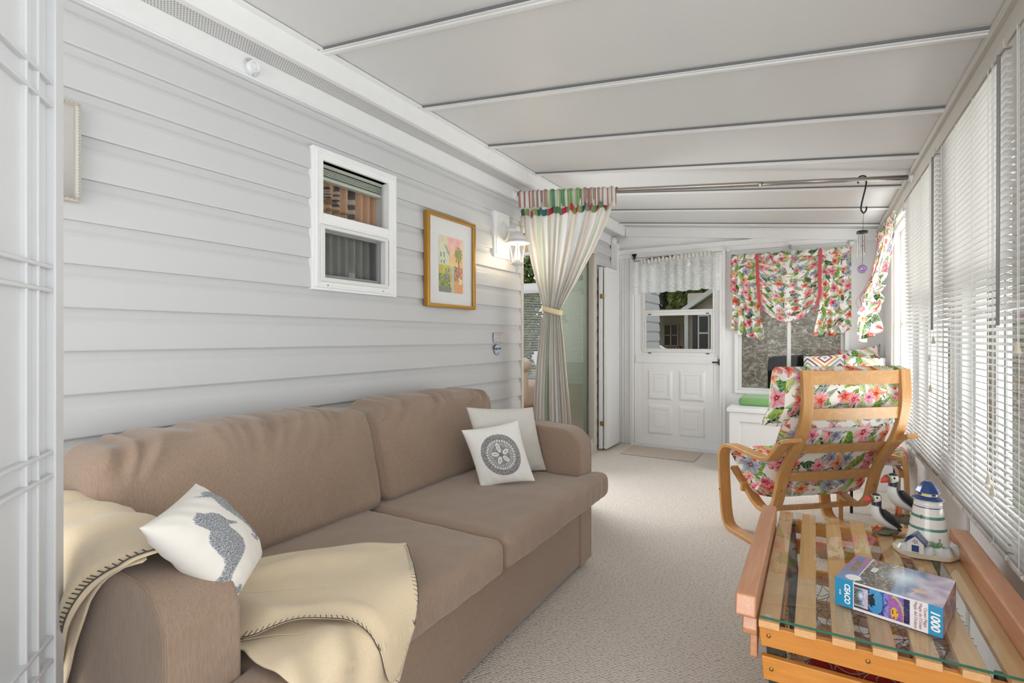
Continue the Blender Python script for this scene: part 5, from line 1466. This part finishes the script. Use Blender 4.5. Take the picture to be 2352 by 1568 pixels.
# ------------------------------------------------------------------ puffins
cam_r = Vector((.8650, .5016, 0)); cam_f = Vector((-.5016, .8650, 0))
def puffin(org, s, standing, label):
    """profile in local metres: +x tail direction, z up, y depth"""
    L_ = lambda x, y, z: Vector(org) + cam_r * (x * s) + cam_f * (y * s) + Vector((0, 0, z * s))
    p = thing('puffin_figurine', org, label, 'figurine')
    BK, WT, OR = (.025, .026, .032), (.70, .69, .67), (.60, .10, .03)
    dz = .022 if standing else .0
    # body
    path = [(-.018, .120), (-.020, .108), (-.022, .094), (-.020, .076), (-.008, .056), (.012, .040), (.036, .024), (.058, .010), (.076, -.002)]
    rad = [.016, .0175, .019, .0235, .0275, .026, .020, .012, .004]
    P = [L_(x, 0, z + dz) for x, z in path]
    Ps = cr_path(P, 5); rs = [lerp_tab(list(zip(range(len(rad)), rad)), i / 5) * s for i in range(len(Ps))]
    def colb(pt, d, t_):
        fr = d.dot(-cam_r) * .78 + d.z * -.62
        if t_ > .86: return BK
        if t_ < .22: return BK
        return WT if fr > .16 + .5 * ss(.45, .0, t_) * 0 else BK
    t = MB(); t.tube(Ps, rs, 22, colfn=colb, flat=.92); t.build('body', M['resin'], parent=p, smooth=True)
    # wings
    for sy in (-1, 1):
        t = MB()
        wp = [(-.006, .086), (.006, .070), (.026, .050), (.050, .030), (.074, .012)]; wr_ = [.007, .015, .017, .012, .002]
        W_ = cr_path([L_(x, sy * (.021 - .012 * k / 4), z + dz) for k, (x, z) in enumerate(wp)], 5)
        t.tube(W_, [lerp_tab(list(zip(range(5), wr_)), i / 5) * s for i in range(len(W_))], 14, col=(.03, .031, .038), flat=.9); t.v = t.v
        t.build('wing', M['resin'], parent=p, smooth=True)
    # head
    hc = (-.024, .128 + dz)
    def hcol(d):
        x, y, z = d
        face = abs(y) > .42 and z < .62 and x < .62 - .3 * abs(z)
        if x < -.55 and z < .5 and abs(y) > .12: face = True
        return WT if face else BK
    t = MB(); t.ell((0, 0, 0), (.0205, .0180, .0200), 36, colfn=hcol); t.v = [tuple(L_(hc[0] + v[0], v[1], hc[1] + v[2])) for v in t.v]; hd = t.build('head', M['resin'], parent=p, smooth=True)
    t = MB()
    for sy in (-1, 1): t.ell(tuple(L_(hc[0] - .006, sy * .0165, hc[1] + .005)), (.0035 * s, .0035 * s, .0045 * s), 10, col=(.02, .02, .02)); t.tube([L_(hc[0] - .002, sy * .0172, hc[1] + .003), L_(hc[0] + .010, sy * .0150, hc[1] - .003)], .0008 * s, 5, col=(.05, .05, .05))
    t.build('eye', M['resin'], parent=hd, smooth=True)
    t = MB()
    bk = [(-.038, .0), (-.046, -.001), (-.054, -.004), (-.062, -.009), (-.069, -.015)]; br_ = [.0150, .0148, .0125, .0082, .0015]
    cl = [(.60, .45, .05), (.05, .06, .08), (.60, .06, .04), (.62, .07, .04), (.60, .06, .04)]
    t.tube([L_(x, 0, hc[1] + z) for x, z in bk], [r * s for r in br_], 16, colfn=lambda pt, d, t_: cl[int(round(t_ * 4))], flat=1); 
    t.build('beak', M['resin'], parent=p, smooth=True)
    t = MB()
    for sy in (-1, 1):
        f0 = L_(.0 if standing else -.010, sy * .010, .030 + dz - (.0 if standing else .012)); f1 = L_(-.004 if standing else -.014, sy * .011, .006 if standing else .008)
        t.tube([f0, f1], .0035 * s, 8, col=OR)
        for k in (-1, 0, 1): t.tube([f1, f1 + (cam_r * -.016 + cam_f * (.007 * k)) * s - Vector((0, 0, .002 * s))], [.0035 * s, .0022 * s], 6, col=OR)
    t.build('feet', M['resin'], parent=p, smooth=True)
    t = MB()
    def rk(u, v):
        a = u * 6.2832; rr = lerp_tab([(0, 0), (.2, 1), (.55, 1), (.8, .8), (1, 0)], v) * (1 + .18 * N3(math.cos(a) * 2, math.sin(a) * 2, v * 2))
        z = lerp_tab([(0, 0), (.2, 0), (.55, .010), (.8, .014), (1, .015)], v) + .003 * N3(a * 3, v * 9, 2)
        zz_ = z * (1.0 if not standing else 1.6)
        return L_(.018 + .050 * rr * math.cos(a), .028 * rr * math.sin(a), zz_ - (.008 if not standing else .012))
    t.grid(rk, 40, 16, colf=lambda u, v: (.14 + .08 * N3(u * 20, v * 9, 1), .13 + .06 * N3(u * 20, v * 9, 1), .09))
    t.build('rock', M['resin'], parent=p, smooth=True)
    return p
puffin((.196, 2.165, TZ + .010), .86, False, 'lower painted puffin figurine sitting on a flat stone on the tabletop')
puffin((.252, 2.235, TZ + .038), .93, True, 'taller painted puffin figurine with orange feet standing on a rock behind the lower one')
# ------------------------------------------------------------------ window blinds on the right wall
def blind(y0, y1, label, cords, wand):
    b = thing('window_blind', (.44, (y0 + y1) / 2, .5), label, 'window blind', 'slatted blinds on the right wall')
    t = MB(); z = .522; k = 0
    while z < 1.905:
        def fn(x, y, zz_, z=z): return (x, y, zz_ + (x - .466) * -.36 + (-.0022 * ((x - .466) / .0125) ** 2))
        for j in range(4):
            xa = .4535 + .00625 * j; t.box(xa, xa + .00625, y0 + .004 * (k % 2 - .5), y1, z, z + .0008, fn)
        z += .0212; k += 1
    t.build('slats', M['blind'], parent=b, smooth=False)
    t = MB(); t.box(.448, .486, y0, y1, 1.908, 1.935); t.build('headrail', M['cream'], parent=b, bevel=.002)
    t = MB(); t.box(.452, .480, y0, y1, .496, .512); t.build('bottom_rail', M['blind'], parent=b, bevel=.003)
    for k in range(5):
        yc = y0 + .12 + (y1 - y0 - .24) * k / 4; t = MB(); t.box(.448, .454, yc - .006, yc + .006, .502, .512); t.build('rail_clip', M['cream'], parent=b)
    t = MB()
    for k in range(4):
        y = y0 + .10 + (y1 - y0 - .20) * k / 3
        for x in (.451, .481): t.tube([(x, y, .51), (x, y, 1.91)], .0009, 4)
    for i, (y, z) in enumerate(cords): t.tube([(.447, y + .002, 1.91), (.447, y, z)], .0010, 4)
    t.build('cords', M['white2'], parent=b)
    for y, z in cords:
        t = MB(); t.lathe([(.0, z), (.003, z), (.007, z - .024), (.0085, z - .030), (.0, z - .030)], .447, y, 10); t.build('tassel', M['tassel'], parent=b, smooth=False)
    t = MB(); t.tube([(.444, wand, 1.90), (.442, wand, 1.145)], .0045, 8); t.build('tilt_wand', M['greyrod'], parent=b, smooth=True)
    return b
blind(2.875, 3.83, 'farthest slatted white blind, beside the flowered side shade', [(2.985, 1.035), (2.965, .90), (2.90, 1.115)], 2.895)
blind(1.925, 2.855, 'middle slatted white blind, the widest one in view', [(2.06, .705), (2.02, .68)], 1.945)
blind(1.00, 1.905, 'nearest slatted white blind, cut off by the right edge of the photo', [(1.80, 1.100), (1.2, .9)], 1.02)

# ------------------------------------------------------------------ tied-up flowered shades
TA, TBx = -.452, .030
def shade(name, org, mapf, label, w0=-.690, w1=.268, ztop=1.880, cat='window shade'):
    s_ = thing(name, org, label, cat)
    def left(u, v):
        t_ = u
        xr = TA + .055 * ss(.62, 1, v) - .004
        xb = w0 + (xr - w0) * t_
        zb = 1.185 - .085 * math.sin(min(1, t_ * 1.05) * math.pi * .5) + .012 * math.sin(t_ * 20)
        z = ztop + (zb - ztop) * v
        k = ss(.35, .62, v) * (1 - ss(.95, 1.4, v))
        d = .012 * math.sin(t_ * 26 + v * 2) * (.35 + v) + .022 * math.sin(v * 3.0) * (1 - t_) + .012 * math.sin((t_ - 1) * 9 / (abs(v - .62) + .35)) * k
        xb += (.018 * ss(.5, .62, v) * (1 - ss(.62, .8, v))) * t_
        xb += (-.0 if v < .5 else .02 * (1 - t_) * math.sin(v * 3.1))
        return mapf(xb, -.02 - d, z)
    def right(u, v):
        t_ = u
        xl = TBx - .045 * ss(.62, 1, v) + .004
        xb = xl + (w1 - xl) * t_
        zb = 1.10 + .075 * (t_ ** 1.6) + .02 * (1 - t_) + .010 * math.sin(t_ * 22)
        z = ztop + (zb - ztop) * v
        k = ss(.35, .62, v)
        d = .012 * math.sin(t_ * 24 + 1 + v * 2) * (.35 + v) + .020 * math.sin(v * 3.0) * t_ + .012 * math.sin(t_ * 9 / (abs(v - .62) + .35)) * k
        return mapf(xb, -.02 - d, z)
    def mid(u, v):
        x = TA + (TBx - TA) * u
        sag = math.sin(u * math.pi) ** .8
        zb = 1.435 - .185 * sag
        vv = v
        z = ztop + (zb - ztop) * vv
        kz = ss(.62, 1, v)
        d = .010 * math.sin(u * 30) * (1 - kz) * (.4 + v) + kz * sag * (.028 + .016 * math.sin(v * 62 + u * 1.5))
        return mapf(x, -.012 - d, z)
    def uvw(fn): 
        return lambda u, v: (fn(u), -v * .78)
    t = MB()
    t.grid(left, 60, 60, uvf=uvw(lambda u: u * .27)); t.grid(right, 60, 60, uvf=uvw(lambda u: .73 + u * .27)); t.grid(mid, 70, 90, uvf=uvw(lambda u: .26 + u * .48))
    t.build('shade_cloth', M['floral_curt'], parent=s_, smooth=True)
    t = MB(); t.grid(lambda u, v: mapf(w0 + (w1 - w0) * u, -.03 - .008 * math.sin(u * 70) * (1 - v * .5) - .010 * math.sin(v * 3.14), ztop + .012 + .006 * math.sin(u * 60) - v * .055), 120, 6, uvf=lambda u, v: (u + .4, -v * .055)); t.build('gathered_header', M['floral_curt'], parent=s_, smooth=True)
    for xx in (TA, TBx):
        dx = .05 if xx < -.2 else -.035
        pts = [(xx - .012 * (1 if dx > 0 else -1), -.048, ztop + .008), (xx - .006 * (1 if dx > 0 else -1), -.052, 1.66), (xx + .006, -.055, 1.50), (xx + dx * .25, -.066, 1.44), (xx + dx * .65, -.075, 1.385), (xx + dx, -.055, 1.335)]
        P = cr_path(pts, 8)
        t = MB(); t.grid(lambda u, v: mapf(P[int(round(v * (len(P) - 1)))].x + (u - .5) * .027 * (1 - .45 * ss(.6, .8, v)), P[int(round(v * (len(P) - 1)))].y, P[int(round(v * (len(P) - 1)))].z), 2, len(P) - 1)
        t.build('tie_ribbon', M['redrib'], parent=s_, solid=.0015)
    return s_
shade('flowered_shade', (-.2, 5.33, 1.1), lambda x, y, z: (x, 5.352 + y, z), 'tropical flowered tie-up shade with coral ribbons on the far window')
def sidemap(x, y, z):
    k = (x + .690) / .958                       # 0..1 across
    X = .455 + y * 1.3 - (.155 * ss(1.85, 1.12, z)) * (.55 + .45 * math.sin(k * 3.1))
    return (X, 4.82 - k * .90, z - .01)
shade('flowered_shade', (.45, 4.35, 1.1), sidemap, 'tropical flowered tie-up shade hanging on the right wall past the blinds')
t = MB(); t.tube([(.462, 3.90, 1.885), (.462, 4.84, 1.885)], .007, 8); t.box(.455, .50, 4.84, 4.85, 1.87, 1.90); t.box(.455, .50, 3.89, 3.90, 1.87, 1.90); tag(t.build('shade_rod', M['white2']), 'thin white rod carrying the flowered shade on the right wall', 'curtain rod')
# small fittings above the far window and door
for i, (x, z, w_, h_, mt, lb) in enumerate(((-.715, 1.952, .030, .034, 'white2', 'small square white blind bracket left of the flowered far shade'), (.275, 1.925, .032, .040, 'white2', 'small square white blind bracket right of the flowered far shade'), (-.195, 1.935, .022, .030, 'greyrod', 'small grey plastic clip centred over the far window'))):
    t = MB(); t.box(x - w_ / 2, x + w_ / 2, 5.335, 5.376, z - h_ / 2, z + h_ / 2); t.box(x - w_ / 2 + .004, x + w_ / 2 - .004, 5.33, 5.34, z - h_ / 2 + .004, z + h_ / 2 - .004)
    tag(t.build('blind_bracket', M[mt], bevel=.002), lb, 'bracket')
t = MB(); t.tube([(GX0 - .02, 5.35, 1.89), (GX1 + .03, 5.35, 1.885)], .006, 8); tag(t.build('shade_rod', M['white2'], smooth=True), 'thin white rod carrying the far flowered shade', 'curtain rod')

# lace valance on the door
lv = thing('lace_valance', (-1.2, 5.33, 1.6), 'white lace valance gathered over the far door window', 'valance')
def lace(u, v):
    x = -1.645 + (.86) * u
    zb = 1.585 - .014 * abs(math.sin(u * 7.5 * math.pi)) + (.022 * ss(.86, 1, u) + .020 * ss(.14, 0, u)) * -1 - .01 * math.sin(u * math.pi)
    z = 1.900 + .020 * u + (zb - 1.90) * v
    return (x, 5.352 - .012 * math.sin(u * 62 + .9 * math.sin(u * 11)) * (.5 + .5 * v) - .012 * math.sin(v * 3), z)
t = MB(); t.grid(lace, 220, 30, uvf=lambda u, v: (u * 1.3, v * .35)); t.build('lace_cloth', M['lace'], parent=lv, smooth=True)
t = MB()
def fr_(u, v): return (-1.56 + .70 * u, 5.324 - .010 * math.sin(u * 120), 1.880 + .036 * u + (v - .2) * .045 + .006 * math.sin(u * 75 + 1))
t.grid(fr_, 260, 4); t.build('ruffled_heading', M['linen'], parent=lv, smooth=True)
t = MB(); t.tube([(-1.655, 5.36, 1.888), (-.78, 5.36, 1.915)], .006, 8); t.box(-1.668, -1.645, 5.34, 5.40, 1.872, 1.90); t.build('valance_rod', M['white2'], parent=lv)
t = MB(); t.box(-1.645, -1.618, 5.352, 5.366, 1.945, 1.985); t.box(-1.655, -1.608, 5.352, 5.366, 1.968, 1.985); t.box(-1.642, -1.622, 5.335, 5.355, 1.92, 1.95)
tag(t.build('door_catch', M['black'], bevel=.001), 'small black metal catch bracket over the top left of the far door', 'bracket')
t = MB(); t.box(-1.64, -1.624, 5.333, 5.35, 1.918, 1.942); tag(t.build('bracket_roller', M['brass']), 'tiny brown roller hanging under the black catch bracket', 'bracket')

# ------------------------------------------------------------------ bench with cushion and pillows
bn = thing('storage_bench', (-.09, 4.98, 0), 'white panelled window bench under the far window', 'bench')
t = MB(); t.box(-.610, .485, 4.625, 5.37, .0, .505); t.build('carcass', M['white'], parent=bn, bevel=.003)
t = MB(); t.box(-.630, .49, 4.600, 5.372, .505, .535); t.build('seat_board', M['white'], parent=bn, bevel=.004)
t = MB()
t.ring(1, -.610, .485, .0, .504, (.08, .085, .07, .075), 4.612, 4.6255)
t.build('face_frame', M['white'], parent=bn, bevel=.003)
t = MB(); rbox(t, -.565, .02, 4.83, 5.24, .536, .600, .022, (30, 24, 8), (.004, .004, .008)); tag(t.build('seat_pad', M['greenc'], smooth=True, weld=True), 'green canvas box cushion on the white window bench', 'cushion')
def geo_mat():
    m, t, b = new_mat('hexagon_print')
    c = t.nodes.new('ShaderNodeTexCoord'); vo = t.nodes.new('ShaderNodeTexVoronoi'); vo.voronoi_dimensions = '2D'; vo.distance = 'CHEBYCHEV'; vo.inputs['Scale'].default_value = 5.5; vo.inputs['Randomness'].default_value = .25
    mp = t.nodes.new('ShaderNodeMapping'); mp.inputs['Rotation'].default_value = (0, 0, .78); t.links.new(c.outputs['UV'], mp.inputs[0]); t.links.new(mp.outputs[0], vo.inputs['Vector'])
    f = E(vo.outputs['Distance']) * 6
    ring = f.fr(); idx = E.m('FLOOR', f)
    sp = t.nodes.new('ShaderNodeSeparateColor'); t.links.new(vo.outputs['Color'], sp.inputs[0])
    colr = ramp(t, ((idx * .21 + E(sp.outputs[0])).fr()), [(0, hexc('b4434f')), (.25, hexc('e0a24a')), (.5, hexc('8fb36a')), (.7, hexc('8a4a7a')), (.85, hexc('8fb0c0'))], 'CONSTANT')
    t.links.new(mixc(t, ring < .42, hexc('f0ede6'), colr), b.inputs['Base Color']); b.inputs['Roughness'].default_value = .9
    return m
M['geo'] = geo_mat()
pillow('throw_pillow', M['geo'], (-.10, 5.10, .58), (.25, 5.06, .58), (.255, 5.22, .985), (-.09, 5.26, .955), .11, 40, label='white pillow with multicoloured hexagon lines on the window bench', cat='pillow')
pillow('throw_pillow', M['floral'], (.20, 4.94, .56), (.465, 4.80, .56), (.470, 4.92, .960), (.20, 5.05, .975), .11, 40, label='tropical flowered pillow right of the hexagon pillow on the window bench', cat='pillow')
pillow('throw_pillow', M['floral'], (.17, 5.22, .58), (.46, 5.14, .58), (.465, 5.26, 1.06), (.17, 5.33, 1.0), .07, 40, label='rearmost flowered pillow in the corner, only its top edge in view', cat='pillow')

# ------------------------------------------------------------------ wind chime on a hook over the rod
wx = .231; wy = rodp(.231)[0]; wz = rodp(.231)[1]
hk = MB(); hk.tube(cr_path([(wx - .020, wy, wz - .02), (wx - .018, wy, wz + .012), (wx, wy, wz + .020), (wx + .018, wy, wz + .008), (wx + .016, wy, wz - .04), (wx + .006, wy, wz - .09), (wx - .004, wy, wz - .14), (wx - .006, wy, wz - .17), (wx + .006, wy, wz - .19), (wx + .018, wy, wz - .175), (wx + .019, wy, wz - .155)], 8), .0042, 8)
tag(hk.build('metal_hook', M['black'], smooth=True), 'black S-shaped hook over the curtain rod', 'hook')
wc = thing('wind_chime', (wx, wy, wz - .45), 'small wind chime with silver tubes and a purple stone disc', 'wind chime')
zt = wz - .30
t = MB(); t.tube([(wx + .006, wy, wz - .188), (wx + .002, wy, zt + .01)], .0010, 5); t.tube([(wx, wy, zt), (wx, wy, zt - .19)], .0010, 5); t.build('string', M['dark'], parent=wc)
t = MB(); t.lathe([(.0, zt + .012), (.026, zt + .010), (.029, zt + .003), (.027, zt - .006), (.0, zt - .006)], wx, wy, 24); t.build('top_disc', M['black'], parent=wc, bevel=.001)
for k in range(5):
    a = k * 1.2566 + .3; x, y = wx + .019 * math.cos(a), wy + .019 * math.sin(a); L_ = .100 + .014 * (k % 3)
    t = MB(); t.tube([(x, y, zt - .015), (x, y, zt - .015 - L_)], .0042, 10); t.tube([(x, y, zt - .015), (x, y, zt)], .0006, 4); t.build('chime_tube', M['chrome'], parent=wc, smooth=False)
t = MB(); t.ell((wx, wy, zt - .075), (.008, .008, .005), 12); t.build('striker', M['amethyst'], parent=wc, smooth=True)
t = MB(); R0, R1 = .015, .0095
t.grid(lambda u, v: (wx + (R0 + R1 * math.cos(v * 6.2832)) * math.cos(u * 6.2832), wy + .4 * R1 * math.sin(v * 6.2832), zt - .205 + (R0 + R1 * math.cos(v * 6.2832)) * math.sin(u * 6.2832)), 32, 12); t.build('stone_ring', M['amethyst'], parent=wc, smooth=True)

# door mat
mt = MB(); mt.box(-1.615, -.935, 4.85, 5.27, .001, .008); tag(mt.build('door_mat', M['mat'], bevel=.003), 'thin beige doormat in front of the far door', 'doormat')

# ------------------------------------------------------------------ room beyond: recliner
rc = thing('recliner', (-3.62, 6.1, .12), 'tan leather recliner seen through the patio door', 'armchair')
t = MB(); rbox(t, -4.25, -3.30, 5.75, 6.55, .16, .52, .08, 14, (.03, .03, .04)); t.build('seat', M['leather'], parent=rc, smooth=True, weld=True)
t = MB(); rbox(t, -4.15, -3.20, 5.70, 5.98, .20, .74, .11, 14, (.03, .03, .03)); t.build('armrest', M['leather'], parent=rc, smooth=True, weld=True)
t = MB(); rbox(t, -4.20, -3.18, 5.66, 6.02, .66, .86, .09, 14, (.03, .02, .02)); t.build('arm_pad', M['leather'], parent=rc, smooth=True, weld=True)
t = MB(); rbox(t, -4.5, -4.1, 5.8, 6.5, .4, 1.2, .1, 14, (.04, .04, .04)); t.build('backrest', M['leather'], parent=rc, smooth=True, weld=True)

# ------------------------------------------------------------------ outside
struct(MB().box(-14, 14, 5.6, 30, -.45, -.40).build('ground_yard', M['grass']), 'lawn outside the far windows')
struct(MB().box(.62, 14, -8, 5.6, -.45, -.40).build('ground_side', M['grass']), 'lawn outside the window wall')
t = MB(); t.grid(lambda u, v: (-1.15 - .6 * v + (6 + v * 3) * u, 7.0 + 5 * v, -.42 + 4.2 * v + .12 * N3(u * 12, v * 9, 2)), 60, 60)
o = struct(t.build('hillside', M['bank'], smooth=True), 'leaf-covered bank outside the far window')
t = MB(); lap(t, 5.50, 7.3, -.3, 2.3)
t.box(-2.0, XL - .02, 5.5, 7.3, -.3, 2.3); struct(t.build('wall_outer', M['siding']), 'outer siding of the house seen through the door glass')
gr_ = thing('covered_grill', (-.12, 6.35, -.4), 'black covered grill standing outside the far window', 'grill')
t = MB(); rbox(t, -.435, .22, 6.15, 6.65, -.40, .905, .03, (14, 12, 18), (.01, .01, .02), wr=.006, wf=5); t.build('cover', M['blackv'], parent=gr_, smooth=True, weld=True)
# neighbouring house
nb = thing('neighbour_house', (-2.4, 13.2, -.4), 'neighbouring house with screened porch and white gable outside the far door', 'house')
t = MB(); t.box(-4.3, -2.45, 13.4, 13.5, -.4, 1.75); t.box(-2.45, -1.4, 12.0, 13.5, -.4, 2.1); t.build('wall', M['housewall'], parent=nb)
t = MB()
for (x0, x1, z0, z1, y) in ((-3.30, -2.95, .93, 1.44, 13.36), (-2.82, -2.55, .6, 1.46, 13.36)): t.box(x0, x1, y, y + .05, z0, z1)
t.build('dark_opening', M['houseglass'], parent=nb)
t = MB()
for x in (-3.3, -3.13, -2.96): t.box(x - .015, x + .015, 13.33, 13.37, .9, 1.45)
for z in (.92, 1.18, 1.44): t.box(-3.31, -2.94, 13.33, 13.37, z - .012, z + .012)
t.build('window_muntins', M['housewall'], parent=nb)
t = MB(); t.box(-2.50, -2.42, 11.9, 12.0, -.4, 1.70); t.box(-4.3, -1.5, 11.85, 11.95, 1.66, 1.73)
t.build('porch_post_and_beam', M['white'], parent=nb)
t = MB(); t.box(-2.22, -1.98, 11.93, 12.0, .85, 1.62); t.build('window_frame', M['white'], parent=nb)
t = MB(); t.box(-2.19, -2.01, 11.92, 11.94, .88, 1.20); t.box(-2.19, -2.01, 11.92, 11.94, 1.24, 1.58); t.build('pane', M['houseglass'], parent=nb)
t = MB(); t.box(-2.33, -2.24, 11.93, 12.0, .85, 1.62); t.build('shutter', M['houseglass'], parent=nb)
t = MB(); t.prism([(-2.43, 1.70), (-1.1, 2.60), (-1.1, 2.72), (-2.54, 1.74)], 1, 11.7, 12.0); t.build('gable_fascia', M['white'], parent=nb)
t = MB(); t.prism([(-2.35, 1.73), (-1.1, 2.58), (-1.1, 1.73)], 1, 11.95, 12.1); t.build('gable_wall', M['housewall'], parent=nb)
t = MB()
t.grid(lambda u, v: (-4.6 + 2.3 * u, 11.8 + 2.2 * v, 1.74 + .02 * v), 6, 6); t.build('porch_roof', M['roofg'], parent=nb, solid=.03)
t = MB(); t.box(-4.2, -2.5, 11.6, 11.66, .90, .94); t.box(-4.2, -2.5, 11.6, 11.66, .35, .39)
for x in (-4.2, -3.35, -2.54): t.box(x, x + .05, 11.60, 11.66, -.4, .93)
for k in range(26): t.box(-4.18 + k * .066, -4.155 + k * .066, 11.61, 11.65, .37, .92)
tag(t.build('porch_railing', plain('brown_rail', '6a4f42', .8)), 'brown balustrade in front of the neighbouring porch', 'railing')
t = MB(); t.box(-2.28, -2.12, 8.5, 8.66, -.4, .93); t.prism([(-2.30, .93), (-2.10, .93), (-2.2, .99)], 1, 8.48, 8.68)
tag(t.build('fence_post', M['white']), 'white capped fence post outside the far door', 'post')
def tree(name, c, r_, n, mat, label, seed, trunk=True, leaf=.10):
    R = random.Random(seed); tr = thing(name, (c[0], c[1], -.4), label, 'tree', 'trees outside the windows')
    t = MB()
    for i in range(n):
        while True:
            d = Vector((R.uniform(-1, 1), R.uniform(-1, 1), R.uniform(-1, 1)))
            if .25 < d.length < 1: break
        d *= (.75 + .35 * N3(d.x * 2.5 + seed, d.y * 2.5, d.z * 2.5))
        p = Vector(c) + Vector((d.x * r_[0], d.y * r_[1], d.z * r_[2])); s_ = leaf * R.uniform(.6, 1.3)
        a = Vector((R.uniform(-1, 1), R.uniform(-1, 1), R.uniform(-1, 1))).normalized() * s_; b = a.cross(Vector((R.uniform(-1, 1), R.uniform(-1, 1), R.uniform(-1, 1)))).normalized() * s_ * .5
        t._add([p - a, p + b, p + a, p - b], [(0, 1, 2, 3)])
    t.build('foliage', mat, parent=tr)
    if trunk:
        t = MB(); t.tube([(c[0], c[1], -.4), (c[0] + .05, c[1], c[2] * .5), (c[0] - .03, c[1], c[2] + r_[2] * .3)], [.13, .10, .05], 10); t.build('trunk', M['bark'], parent=tr, smooth=True)
tree('tree', (-5.6, 19, 3.0), (2.6, 2, 2.4), 5200, M['leafd'], 'dark green tree behind the neighbouring porch', 1, leaf=.16)
tree('tree', (-3.0, 15.5, 2.35), (.95, .8, .95), 3000, M['leaf'], 'yellow-green bushy tree over the neighbouring porch roof', 2, leaf=.10)
tree('tree', (-2.3, 22, 4.0), (2.9, 2, 3.4), 5000, M['leafd'], 'dark tree behind the neighbouring gable', 3, leaf=.18)
tree('tree', (-7.2, 11.3, 1.6), (2.3, 1.2, 2.4), 6500, M['leaf'], 'pale green tree outside the window of the room beyond', 4, leaf=.11)
tree('tree', (-11.5, 17.0, 4.5), (3.5, 1.6, 4.0), 5000, M['leafd'], 'tall dark tree outside the window of the room beyond', 5, leaf=.2)
tree('shrub', (3.6, 7.5, .9), (1.3, 1.6, 1.2), 3000, M['leaf'], 'shrub outside the window wall beyond the blinds', 6, leaf=.1)
t = MB()
for k in range(60): t.box(5.2, 5.23, -2 + k * .25, -2 + k * .25 + .21, -.4, 1.15)
t.box(5.23, 5.27, -2, 13, .2, .3); t.box(5.23, 5.27, -2, 13, .8, .9)
tag(t.build('garden_fence', M['white']), 'white board fence seen between the blind slats', 'fence')

# everyday words for the setting
for o in bpy.data.objects:
    if o.parent is None and o.get('kind') == 'structure' and 'category' not in o:
        w_ = o.name.split('_')[0].split('.')[0]
        o['category'] = {'wall': 'wall', 'floor': 'floor', 'ceiling': 'ceiling', 'window': 'window', 'door': 'door', 'trim': 'trim', 'ground': 'ground', 'hillside': 'ground'}.get(w_, 'trim')
